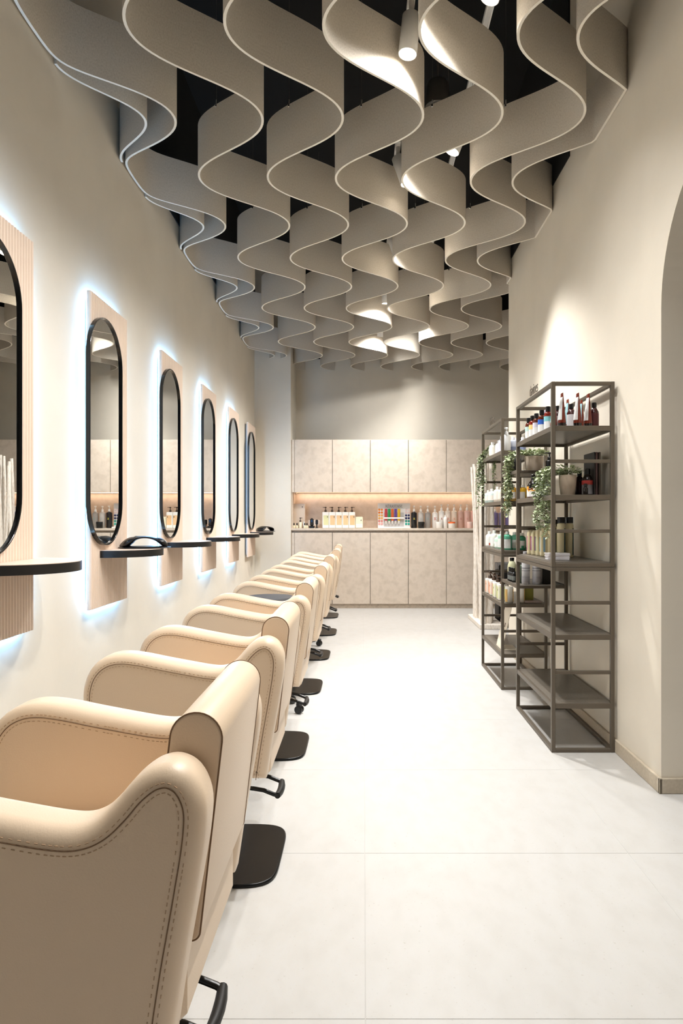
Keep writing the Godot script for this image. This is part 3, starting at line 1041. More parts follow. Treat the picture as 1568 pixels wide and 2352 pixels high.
# ------------------------------------------------------------------ cabinets and the counter
func make_cabinets() -> void:
	var front := 9.0
	var edges := [-0.908, -0.408, 0.092, 0.595, 1.096, 1.597, 2.098, 2.599, 3.10]
	var words := ["beside the pier", "second from the pier", "third from the pier", "fourth from the pier", "fifth from the pier, partly behind the driftwood", "sixth from the pier, seen through the shelf rack", "seventh from the pier", "last, out of sight behind the shelf wall"]
	for i in 8:
		var x0: float = edges[i]
		var w: float = edges[i + 1] - x0
		var xc := x0 + w / 2
		var u := thing("wall_cabinet", "stone-look wall cabinet door, " + words[i], "cabinet", P(xc, 1.529, front + 0.32), "handleless wall cabinets")
		part(u, "body", box(Vector3(snappedf(w - 0.0005, 0.0001), 0.681, 0.60), 0.0, Vector3(0, 0.3545, 0)), M.carcass)
		part(u, "door", box(Vector3(snappedf(w - 0.006, 0.0001), 0.695, 0.02), 0.0015, Vector3(0, 0.3475, 0.311)), M.stone)
		var b := thing("base_cabinet", "stone-look base cabinet door, " + words[i], "cabinet", P(xc, 0.0, front + 0.32), "handleless base cabinets")
		part(b, "body", box(Vector3(snappedf(w - 0.0005, 0.0001), 0.94, 0.60), 0.0, Vector3(0, 0.53, 0)), M.carcass)
		part(b, "door", box(Vector3(snappedf(w - 0.006, 0.0001), 0.94, 0.02), 0.0015, Vector3(0, 0.528, 0.311)), M.stone)
	solo("filler_panel", box(Vector3(0.036, 0.695, 0.60), 0.001, Vector3(0, 0.3475, 0)), M.stone, "narrow stone-look filler strip above the counter at the pier", "filler panel", P(-0.927, 1.529, front + 0.30))
	solo("filler_panel", box(Vector3(0.036, 0.94, 0.60), 0.001, Vector3(0, 0.528, 0)), M.stone, "narrow stone-look filler strip below the counter at the pier", "filler panel", P(-0.927, 0.0, front + 0.30))
	solo("plinth", box(Vector3(4.06, 0.056, 0.55), 0.001, Vector3(0, 0.028, 0)), M.stone_dark, "stone-look plinth under the base cabinets", "plinth", P(1.075, 0.0, front + 0.29))
	var wt := thing("worktop", "long stone-look worktop with a shadow gap, carrying the bottles", "worktop", P(1.075, 1.0, front + 0.30))
	part(wt, "slab", box(Vector3(4.06, 0.028, 0.62), 0.0015, Vector3(0, 0.041, 0)), M.stone)
	part(wt, "shadow_gap_board", box(Vector3(4.06, 0.027, 0.57), 0.0, Vector3(0, 0.0135, -0.015)), M.stone_dark)
	struct("trim_4", box(Vector3(4.06, 0.487, 0.02)), M.stone, P(1.075, 1.2985, front + 0.40), "stone-look splashback behind the counter")
	struct("trim_5", box(Vector3(0.012, 0.474, 0.38)), M.stone, P(-0.941, 1.292, front + 0.20), "stone-look side of the counter niche")
	# warm strip under the wall cabinets
	var o := thing("under_cabinet_light", "warm light strip under the wall cabinets", "light strip", P(1.075, 1.5425, front + 0.33))
	part(o, "led_strip", box(Vector3(3.98, 0.006, 0.012), 0.001, Vector3(0, -0.003, 0)), M.led_warm)
	for k in 2:
		var l := AreaLight3D.new()
		l.name = "led_light"
		l.area_size = Vector2(1.98, 0.012)
		l.area_normalize_energy = true
		l.light_energy = 0.30
		l.light_color = Color(1.0, 0.86, 0.74)
		l.shadow_enabled = true
		l.area_range = 10.0
		o.add_child(l, true)
		l.position = Vector3(-0.995 + 1.99 * k, -0.008, 0)
		l.rotation.x = -PI / 2

func make_counter_goods() -> void:
	var Y := 1.0555
	var D := 9.15
	var S := D / FOCAL
	var px := func(x: float, d := D) -> float: return (x - 834.0) * d / FOCAL
	var white := tone("f2efe9", 0.4)
	var brown := tone("4a3627", 0.4)
	var g := "bottles on the back counter"
	# tall cream case at the pier
	var bx := boxy("tall cream case standing against the counter niche end", "", P(px.call(686, 9.25), Y, 9.25), Vector3(0.172, 0.33, 0.06), tone("f0dcc6"))
	part(bx, "emblem", box(Vector3(0.010, 0.018, 0.001)), tone("33261c"), Vector3(0.05, 0.285, 0.0305))
	# small dropper bottles
	var cream := tone("ece4c4", 0.35)
	var dn := ["first from the pier", "second from the pier", "before the charger", "next to the charger"]
	var dx := [675.5, 682.0, 700.0, 705.0]
	for i in 4:
		bottle("tiny cream dropper bottle with black teat, " + dn[i], "dropper bottles on the back counter", P(px.call(dx[i]), Y, D - 0.02), {"r": 0.015, "h": 0.030, "sh": 0.004, "nk": 0.008, "m": cream, "cap": [0.008, 0.034], "bands": []})
	bottle("small cream pump bottle with dark brown pump among the droppers", g, P(px.call(689.5), Y, D), {"r": 0.021, "h": 0.078, "sh": 0.004, "nk": 0.01, "m": tone("efe8cf", 0.35), "pump": [0.012, 0.06], "mc": brown, "pturn": PI})
	bottle("small white bottle behind the dropper bottles", g, P(px.call(697.0), Y, D + 0.04), {"r": 0.013, "h": 0.062, "sh": 0.004, "nk": 0.008, "m": white, "cap": [0.013, 0.02], "mc": white})
	# clipper on its charger, sockets behind
	var c := thing("hair_clipper", "black hair clipper standing in its charger", "clipper", P(px.call(716.0), Y, D))
	part(c, "charger", box(Vector3(0.075, 0.03, 0.07), 0.008, Vector3(0, 0.015, 0)), M.black)
	part(c, "body", box(Vector3(0.048, 0.105, 0.04), 0.014, Vector3(0, 0.08, 0)), M.black_matt)
	part(c, "display", box(Vector3(0.020, 0.030, 0.002), 0.0, Vector3(0, 0.095, 0.021)), tone("1c3f66", 0.2))
	c = thing("trimmer", "small black trimmer leaning beside the clipper", "trimmer", P(px.call(727.0), Y, D + 0.02))
	part(c, "body", box(Vector3(0.036, 0.07, 0.03), 0.010, Vector3(0, 0.08, 0)), M.black)
	part(c, "stand", lathe([Vector2(0.022, 0), Vector2(0.02, 0.008), Vector2(0.008, 0.015), Vector2(0.008, 0.05)], 14), M.black_matt)
	c = thing("power_outlet", "double white power outlet on the splashback", "outlet", P(px.call(721.0, 9.38), 1.125, 9.389))
	part(c, "plate", box(Vector3(0.155, 0.08, 0.010), 0.003, Vector3(0, 0.0, 0)), white)
	# five square pump dispensers and a cream box
	var lab := ["dcd9a6", "e8c193", "eac396", "e9c294", "e6bd8d"]
	var on := ["with pale green label", "with peach label, next to the green one", "with peach label, middle of the five", "with peach label, fourth of the five", "with peach label, last before the cream tub"]
	for i in 5:
		var o := thing("pump_dispenser", "square white dispenser with brown pump " + on[i], "dispenser", P(px.call(747.5 + 15.1 * i), Y, D), "square pump dispensers on the counter")
		part(o, "body", box(Vector3(0.085, 0.215, 0.075), 0.006, Vector3(0, 0.1075, 0)), white)
		part(o, "paper_label", box(Vector3(0.066, 0.128, 0.001), 0.0, Vector3(0.006, 0.107, 0.038)), tone(lab[i]))
		part(o, "emblem", box(Vector3(0.008, 0.020, 0.001), 0.0, Vector3(0.028, 0.150, 0.0388)), tone("33261c"))
		part(o, "pump", pump_mesh(0.016, 0.070), brown, Vector3(0, 0.215, 0), PI if i > 1 else 0.0)
	var tub := boxy("cream tub beside the square dispensers", "", P(px.call(824.5), Y, D), Vector3(0.098, 0.152, 0.08), tone("f0e9cc"), "cream_tub", "tub", 0.0, 0.008)
	part(tub, "paper_label", box(Vector3(0.085, 0.05, 0.001), 0.0, Vector3(0, 0.032, 0.0405)), tone("f7f3e4"))
	part(tub, "emblem", box(Vector3(0.008, 0.02, 0.001), 0.0, Vector3(0.026, 0.105, 0.0405)), tone("33261c"))
	# branded display board with five tubes and two columns of discs
	var db := thing("product_display", "white display board with five coloured tubes and rows of discs", "display", P(px.call(904.5, 9.2), Y, 9.2))
	part(db, "back_board", box(Vector3(0.437, 0.335, 0.012), 0.001, Vector3(0, 0.1675, -0.03)), tone("f3efec", 0.4))
	part(db, "base", box(Vector3(0.437, 0.018, 0.09), 0.002, Vector3(0, 0.009, 0.01)), tone("f3efec", 0.4))
	part(db, "grey_inset", box(Vector3(0.27, 0.19, 0.002), 0.0, Vector3(0.0, 0.115, -0.0225)), tone("cfcac6", 0.4))
	part(db, "holder_bar", box(Vector3(0.275, 0.020, 0.05), 0.002, Vector3(0.0, 0.135, 0.0)), tone("f3efec", 0.4))
	lettering(db, "KÉRASTASE", 0.047, tone("3f3b39"), Vector3(0.0, 0.295, -0.0235), 0.0, true, 0.86)
	var tc := ["c9424c", "2f9e58", "e8682a", "6a4a9c", "f2c21c"]
	for i in 5:
		var x := -0.108 + 0.0435 * i
		var tb := part(db, "sample_tube", lathe([Vector2(0.011, 0.0), Vector2(0.0175, 0.012), Vector2(0.0175, 0.16), Vector2(0.0165, 0.162)], 16, Vector2(1.0, 0.75)), tone(tc[i]), Vector3(x, 0.098, 0.0))
		part(tb, "nozzle", lathe([Vector2(0.004, 0), Vector2(0.011, 0.03), Vector2(0.012, 0.045)], 14), white, Vector3(0, -0.044, 0))
	var left := ["f08a2c", "ee7f22", "f0b25a", "eeb763", "e08f86", "eaa9a2"]
	var right := ["f0d9d5", "f2d6d2", "2c2f5e", "2c2f5e", "1f9a86", "27ad98"]
	for col in 2:
		for q in 2:
			for i in 6:
				var disc := part(db, "colour_disc", lathe([Vector2(0.0, 0.006), Vector2(0.013, 0.006), Vector2(0.0155, 0.0)], 14), tone((left if col == 0 else right)[i], 0.3), Vector3((-0.198 if col == 0 else 0.165) + 0.035 * q, 0.248 - 0.0385 * i, -0.0235))
				disc.rotation.x = PI / 2
	# professional pump bottles
	var K := [
		[950.5, "17171a", 0.217, "black pump bottle with yellow letter and white pump", "e5d45c"],
		[966.0, "c9c2bb", 0.215, "pale grey pump bottle behind the black jar", "aab4b4"],
		[982.0, "a19a94", 0.215, "mid grey pump bottle with white pump", "7fa3a3"],
		[998.5, "f1ece6", 0.215, "white pump bottle with large red letter", "b3272c"],
		[1013.5, "f3efe9", 0.235, "tall white pump bottle with dark red stripe", "a31f2d"],
		[1028.0, "efe3d6", 0.235, "off-white pump bottle with small coral letter", "d4705a"],
		[1042.5, "eee0cd", 0.235, "cream pump bottle with small orange letter", "e08a5a"],
		[1057.5, "d9b1a1", 0.235, "rose pump bottle with white pump", "b3605a"],
		[1072.0, "ecc4b8", 0.235, "pale pink pump bottle before the driftwood", "d98a7d"],
		[1087.0, "eab9aa", 0.235, "pink pump bottle half behind the driftwood", "d98a7d"],
		[1136.5, "7d73a3", 0.215, "lilac pump bottle seen through the far rack, first of three", "5c5291"],
		[1151.0, "857a98", 0.215, "mauve pump bottle seen through the far rack, second of three", "c9c2dd"],
		[1166.5, "7a70a8", 0.215, "violet pump bottle seen through the far rack, third of three", "4d4592"],
	]
	for k in K:
		var o := bottle(k[3], "pump bottles on the back counter", P(px.call(k[0], 9.2), Y, 9.2), {"r": 0.0405, "h": k[2] - 0.018, "sh": 0.018, "nk": 0.016, "flat": 0.98, "m": tone(k[1], 0.3), "pump": [0.016, 0.085], "mc": white, "pturn": PI / 2})
		lettering(o, "K", 0.05 if k[0] == 998.5 else 0.034, tone(k[4]), Vector3(0, 0.125, 0.0408), 0.0)
	jar("small black jar in front of the grey bottle", "jars on the back counter", P(px.call(967.5, 9.09), Y, 9.09), 0.043, 0.085, M.black, M.black_matt, 0.03)
	jar("small white jar in front of the white bottles", "jars on the back counter", P(px.call(1008, 9.09), Y, 9.09), 0.046, 0.085, white, tone("f7f5f1"), 0.02)
	jar("white jar with bright orange lid", "jars on the back counter", P(px.call(1037, 9.09), Y, 9.09), 0.048, 0.085, tone("f3ede4"), tone("ea6a26"), 0.020)
	jar("pale pink jar in front of the pink bottles", "jars on the back counter", P(px.call(1079, 9.05), Y, 9.05), 0.040, 0.085, tone("efc9bd"), tone("f1d2c7"), 0.02)
	bottle("slim white bottle with red letter in front of the tall ones", g, P(px.call(1022.5, 9.10), Y, 9.10), {"r": 0.026, "h": 0.12, "sh": 0.03, "nk": 0.012, "m": white, "cap": [0.012, 0.022], "mc": white})
	bottle("teal bottle with black cap far along the counter", g, P(2.17, Y, 9.2), {"r": 0.043, "h": 0.15, "sh": 0.02, "nk": 0.018, "m": tone("2f8f78", 0.3), "cap": [0.03, 0.03]})
	jar("orange jar far along the counter", "jars on the back counter", P(2.065, Y, 9.15), 0.045, 0.10, tone("cf7a3d"), tone("d88a50"), 0.02)

# ------------------------------------------------------------------ shelf racks
func make_rack(d0: float, d1: float, label: String) -> void:
	var o := thing("shelf_rack", label, "shelf rack", P(1.115, 0, (d0 + d1) / 2), "steel shelf racks along the wall")
	var L := d1 - d0
	var hx := 0.16
	var t := 0.020
	for sx in [-1, 1]:
		for sz in [-1, 1]:
			for q in [[0.0, 0.9405], [0.9415, 1.883]]:
				part(o, "post", box(Vector3(t, snappedf(q[1] - q[0], 0.0001), t), 0.0015), M.steel, Vector3(sx * (hx - t / 2), (q[0] + q[1]) / 2, sz * (L / 2 - t / 2)))
	# rims of the two stacked modules
	for y in [t / 2, 0.9305, 0.9515, 1.873]:
		for s in [-1, 1]:
			part(o, "rail", box(Vector3(t, t * 0.98, snappedf(L - 2 * t, 0.0001)), 0.0015), M.steel, Vector3(s * (hx - t / 2), y, 0))
			part(o, "rail", box(Vector3(2 * hx - 2 * t, t * 0.98, t), 0.0015), M.steel, Vector3(0, y, s * (L / 2 - t / 2)))
	# crossbars at both ends
	for y in [1.479, 1.124, 0.760, 0.406]:
		for s in [-1, 1]:
			part(o, "crossbar", box(Vector3(2 * hx - 2 * t, 0.018, 0.014), 0.0015), M.steel, Vector3(0, y, s * (L / 2 - t / 2)))
	for y in [1.66, 1.309, 0.966, 0.598, 0.2495]:
		var sh := part(o, "shelf_board", box(Vector3(2 * hx - 0.030, 0.012, snappedf(L - 0.030, 0.0001)), 0.001), M.wood, Vector3(0, y - 0.006, 0))
		if y != 0.966:
			for s in [-1, 1]:
				part(sh, "edge_bar", box(Vector3(0.012, 0.026, snappedf(L - 2 * t, 0.0001)), 0.001), M.steel, Vector3(s * (hx - 0.008), -0.0075, 0))
				part(sh, "edge_bar", box(Vector3(2 * hx - 2 * t, 0.026, 0.012), 0.001), M.steel, Vector3(0, -0.0075, s * (L / 2 - 0.008)))
	# cut metal lettering on the upper rail
	lettering(o, "davines", 0.076, M.steel, Vector3(-hx + 0.01, 1.919, 0.0), -PI / 2, false, 0.72)

func make_racks() -> void:
	make_rack(3.462, 4.270, "brown steel shelf rack standing closer to the camera")
	make_rack(4.724, 5.520, "brown steel shelf rack standing farther along the wall")
	for y in [[1.487, "steel bridge shelf carrying the potted plant between the racks"], [0.768, "steel bridge shelf carrying spray cans between the racks"]]:
		var o := thing("bridge_shelf", y[1], "shelf", P(1.115, y[0], 4.497), "bridge shelves between the two racks")
		part(o, "shelf_board", box(Vector3(0.29, 0.012, 0.45), 0.001, Vector3(0, -0.006, 0)), M.wood)
		for s in [-1, 1]:
			part(o, "edge_bar", box(Vector3(0.012, 0.022, 0.453), 0.001, Vector3(s * 0.151, -0.0065, 0)), M.steel)

func make_near_goods() -> void:
	var Y1 := 1.6605
	var Y2 := 1.3095
	var Y3 := 0.9665
	var amber := tone("5a2413", 0.18)
	var dark := tone("1a1210", 0.2)
	var paper := tone("e9eaea", 0.6)
	var px := func(x: float, d: float) -> float: return (x - 834.0) * d / FOCAL
	var g := "amber bottles on the upper shelf"
	# upper shelf, front row
	var row := [[1209.5, 4.12, "bfe0dc", "amber bottle with pale mint label, far end of the upper shelf", "c3e4e0", false], [1218.0, 4.03, "f0cf86", "amber bottle with yellow-topped label on the upper shelf", "f1d08a", false],
		[1227.0, 3.94, "d6d2e2", "amber bottle with lilac label on the upper shelf", "d9d4e6", false], [1239.0, 3.82, "2a62c4", "amber bottle with bright blue label top", "e9eaea", true], [1253.0, 3.695, "86cbd2", "red-amber bottle with aqua-topped label", "8ecfd4", true]]
	for i in row.size():
		var k: Array = row[i]
		bottle(k[3], g, P(px.call(k[0], k[1]) + 0.012, Y1, k[1]), {"r": 0.021, "h": 0.088, "sh": 0.016, "nk": 0.010, "m": tone("7a1f10", 0.18) if i == 4 or i == 1 else amber, "cap": [0.0135, 0.028],
			"bands": [{"y0": 0.010, "y1": 0.078, "m": paper}, {"y0": 0.052, "y1": 0.0785, "o": 0.0009, "m": tone(k[2], 0.6)}]})
	boxy("tall lilac carton behind the amber bottles", "", P(1.055, Y1, 3.90), Vector3(0.05, 0.145, 0.05), tone("d8d3e4"))
	boxy("tall grey carton behind the blue-labelled bottle", "", P(1.06, Y1, 3.80), Vector3(0.045, 0.15, 0.045), tone("6d655e"))
	# tubes
	var tub := tone("6b2514", 0.25)
	var gt := "brown tubes on the upper shelf"
	for k in [[1290.0, 3.515, "brown pointed tube with white label next to the front post"], [1326.0, 3.515, "brown pointed tube with white label, middle of the front three"], [1350.0, 3.535, "brown pointed tube with white label, closest to the wall"]]:
		tube_product(k[2], gt, P(px.call(k[0], k[1]), Y1, k[1]), 0.0215, 0.172, tub, paper, dark)
	for k in [[1271.5, 3.60, "pale blue-labelled tube half behind the front post"], [1303.0, 3.66, "brown tube with blue label behind the first white-labelled tube"], [1334.5, 3.68, "brown tube with blue label behind the middle tube"]]:
		tube_product(k[2], gt, P(px.call(k[0], k[1]), Y1, k[1]), 0.019, 0.165, tone("7a3320", 0.25), tone("a9d6dd", 0.6), dark)
	for k in [[1311.5, 3.60, "dark bottle with white flowered label between the brown tubes"], [1364.0, 3.56, "dark red bottle closest to the wall on the upper shelf"], [1280.0, 3.66, "dark bottle behind the front post on the upper shelf"]]:
		bottle(k[2], "dark bottles on the upper shelf", P(px.call(k[0], k[1]), Y1, k[1]), {"r": 0.023, "h": 0.082, "sh": 0.022, "nk": 0.010, "cone": true, "m": tone("3a1110", 0.2), "cap": [0.0125, 0.026], "bands": [{"y0": 0.006, "y1": 0.074, "m": tone("cfcdd0", 0.6) if k[0] < 1320 else tone("5a2526", 0.6)}]})
	# second shelf
	var g2 := "dark bottles on the second shelf"
	bottle("black bottle with sloping shoulder and orange-topped label", g2, P(1.000, Y2, 4.02), {"r": 0.036, "h": 0.072, "sh": 0.034, "nk": 0.012, "cone": true, "m": dark, "cap": [0.0135, 0.03], "bands": [{"y0": 0.006, "y1": 0.066, "m": paper}, {"y0": 0.046, "y1": 0.0665, "o": 0.0009, "m": tone("eaa02c", 0.6)}]})
	for k in [[0.976, 3.985, "first of three small brown vials on the second shelf"], [0.984, 3.945, "second of three small brown vials on the second shelf"], [0.992, 3.905, "third of three small brown vials on the second shelf"]]:
		bottle(k[2], "small brown vials on the second shelf", P(k[0], Y2, k[1]), {"r": 0.014, "h": 0.046, "sh": 0.008, "nk": 0.008, "m": amber, "cap": [0.0105, 0.026], "bands": [{"y0": 0.005, "y1": 0.044, "m": paper}, {"y0": 0.036, "y1": 0.0442, "o": 0.0009, "m": tone("eaa02c", 0.6)}]})
	bottle("dark bottle with green-printed label behind the trailing plant", g2, P(1.01, Y2, 3.84), {"r": 0.028, "h": 0.085, "sh": 0.03, "nk": 0.012, "cone": true, "m": dark, "cap": [0.0135, 0.03], "bands": [{"y0": 0.006, "y1": 0.08, "m": tone("d3e2da", 0.6)}]})
	bottle("dark bottle just behind the front plant pot", g2, P(1.165, Y2, 3.68), {"r": 0.026, "h": 0.075, "sh": 0.03, "nk": 0.011, "cone": true, "m": tone("2a0d0d", 0.2), "cap": [0.0125, 0.03]})
	bottle("dark bottle with red-topped label beside the standing folders", g2, P(1.182, Y2, 3.60), {"r": 0.029, "h": 0.084, "sh": 0.026, "nk": 0.012, "cone": true, "m": dark, "cap": [0.0135, 0.030], "bands": [{"y0": 0.006, "y1": 0.078, "m": tone("8d8a8e", 0.6)}, {"y0": 0.056, "y1": 0.0785, "o": 0.0009, "m": tone("b23a34", 0.6)}]})
	bottle("tiny dark vial between two dark bottles", g2, P(1.155, Y2, 3.55), {"r": 0.012, "h": 0.035, "sh": 0.006, "nk": 0.007, "m": dark, "cap": [0.009, 0.018]})
	for k in [[1.205, 0.006, "black folder standing on edge, first of three"], [1.216, 0.010, "dark plum folder standing on edge, second of three"], [1.232, 0.009, "brown folder standing on edge, closest to the wall"]]:
		boxy(k[2], "folders on the second shelf", P(k[0], Y2, 3.64), Vector3(k[1], 0.225, 0.165), tone(["1d1916", "4a3433", "3d3126"][[1.205, 1.216, 1.232].find(k[0])], 0.6), "folder", "folder", 0.0, 0.001)
	# pumps behind the raised pot, on the bridge shelf
	bottle("black pump bottle beside the potted plant on the bridge shelf", "", P(1.19, 1.4875, 4.36), {"r": 0.026, "h": 0.065, "sh": 0.008, "nk": 0.012, "m": M.black, "pump": [0.014, 0.05]})
	bottle("black bottle hidden behind the potted plant", "", P(1.03, 1.4875, 4.62), {"r": 0.035, "h": 0.10, "sh": 0.012, "nk": 0.012, "m": M.black, "cap": [0.016, 0.03]})
	# third shelf: cream bottles, a stack of cards
	var cream := tone("eadfb9", 0.45)
	var cr := [[1212.0, 4.22, 0.150, "cream flat bottle with pink print, far end of third shelf", "d0508a"], [1221.5, 4.14, 0.150, "cream flat bottle with violet script on the third shelf", "8a4a9c"], [1232.0, 4.06, 0.168, "cream flat bottle with green stripe on the third shelf", "8ab07a"], [1241.5, 3.98, 0.168, "cream flat bottle with pale blue stripe on the third shelf", "8fb4cf"]]
	for k in cr:
		var o := thing("flat_bottle", k[3], "bottle", P(px.call(k[0], k[1]) + 0.026, Y3, k[1]), "cream bottles on the third shelf")
		var st := begin()
		aslab(st, smooth([Vector2(-0.030, 0.0), Vector2(-0.031, 0.05), Vector2(-0.030, k[2] - 0.03), Vector2(-0.022, k[2] - 0.006), Vector2(-0.010, k[2]), Vector2(0.010, k[2]), Vector2(0.022, k[2] - 0.006), Vector2(0.030, k[2] - 0.03), Vector2(0.031, 0.05), Vector2(0.030, 0.0)], 3), -0.017, 0.017, 0.008, func(p, h): return Vector3(p.x, p.y, h), 3)
		part(o, "body", done(st), cream)
		part(o, "print", box(Vector3(0.001, 0.085, 0.012)), tone(k[4]), Vector3(-0.031, 0.07, 0.002))
		part(o, "print", box(Vector3(0.012, 0.085, 0.001)), tone(k[4]), Vector3(-0.010, 0.07, 0.0172))
	for k in [[1.135, 4.20, "cream bottle with tall black cap at the back of the third shelf, far end"], [1.14, 4.06, "cream bottle with tall black cap at the back of the third shelf, middle"], [1.21, 4.03, "cream bottle with tall black cap behind the card stack"]]:
		bottle(k[2], "cream bottles with black caps", P(k[0], Y3, k[1]), {"r": 0.026, "h": 0.160, "sh": 0.012, "nk": 0.016, "m": cream, "cap": [0.021, 0.042]})
	for k in [[1267.0, 3.93, "tall cream cylinder bottle with dark green stripe beside the front post"], [1288.0, 3.90, "tall cream cylinder bottle with dark green stripe, middle one"], [1307.0, 3.93, "tall cream cylinder bottle with dark green stripe, closest to the wall"]]:
		bottle(k[2], "tall cream bottles with green stripe", P(px.call(k[0], k[1]), Y3, k[1]), {"r": 0.0235, "h": 0.182, "sh": 0.012, "nk": 0.018, "m": cream, "cap": [0.0215, 0.034], "bands": [{"y0": 0.012, "y1": 0.165, "a0": 0.15, "a1": 1.05, "m": tone("3f5a58", 0.5)}]})
	for k in 5:
		solo("card_stack", box(Vector3(0.115, 0.0068, 0.075), 0.0006, Vector3(0, 0.0034, 0)), tone("eceaf0", 0.7), "bundle of white cards, %s of the stack on the third shelf" % ["lowest", "second lowest", "middle", "second highest", "topmost"][k], "cards", P(1.047 + 0.002 * (k % 2), Y3 + 0.0072 * k, 3.69 + 0.002 * (k % 3)), "bundles of white cards", 0.04 * (k - 2))
	# bridge shelf, lower: spray cans and small bottles
	var Yb := 0.7685
	for k in [[1207.0, 4.36, "white spray can with grey lid, closer to the aisle"], [1231.5, 4.36, "white spray can with printed text, closer to the wall"]]:
		bottle(k[2], "white spray cans on the bridge shelf", P(px.call(k[0], k[1]), Yb, k[1]), {"name": "spray_can", "cat": "spray can", "r": 0.0255, "h": 0.165, "sh": 0.012, "nk": 0.016, "m": tone("d9d9de", 0.35), "cap": [0.017, 0.03], "mc": tone("c4c4ca", 0.3), "bands": [{"y0": 0.012, "y1": 0.05, "m": tone("b4b4ba", 0.4)}, {"y0": 0.10, "y1": 0.106, "m": tone("8e8e94", 0.5)}, {"y0": 0.085, "y1": 0.089, "m": tone("8e8e94", 0.5)}]})
	boxy("black upright box behind the spray cans", "", P(1.185, Yb, 4.45), Vector3(0.075, 0.175, 0.15), tone("15130f", 0.5))
	bottle("clear bottle with black screw cap on the bridge shelf", "", P(1.01, Yb, 4.64), {"r": 0.030, "h": 0.085, "sh": 0.045, "nk": 0.013, "m": tone("c3c2a0", 0.12), "cap": [0.0155, 0.022], "bands": [{"y0": 0.0, "y1": 0.06, "m": tone("2a2a2a", 0.5)}]})
	for k in [[0.985, 4.60, "first tiny black bottle on the bridge shelf"], [0.985, 4.565, "second tiny black bottle on the bridge shelf"], [0.987, 4.53, "third tiny black bottle on the bridge shelf"], [0.99, 4.49, "fourth tiny black bottle on the bridge shelf"]]:
		bottle(k[2], "tiny black bottles on the bridge shelf", P(k[0], Yb, k[1]), {"r": 0.0125, "h": 0.052, "sh": 0.012, "nk": 0.006, "m": tone("17191a", 0.25), "cap": [0.007, 0.028], "bands": [{"y0": 0.012, "y1": 0.040, "m": tone("6f7472", 0.6)}]})
	bottle("green glass bottle beside the spray cans", "", P(1.03, Yb, 4.43), {"r": 0.024, "h": 0.10, "sh": 0.02, "nk": 0.01, "m": tone("3c4a3c", 0.2), "cap": [0.012, 0.03]})

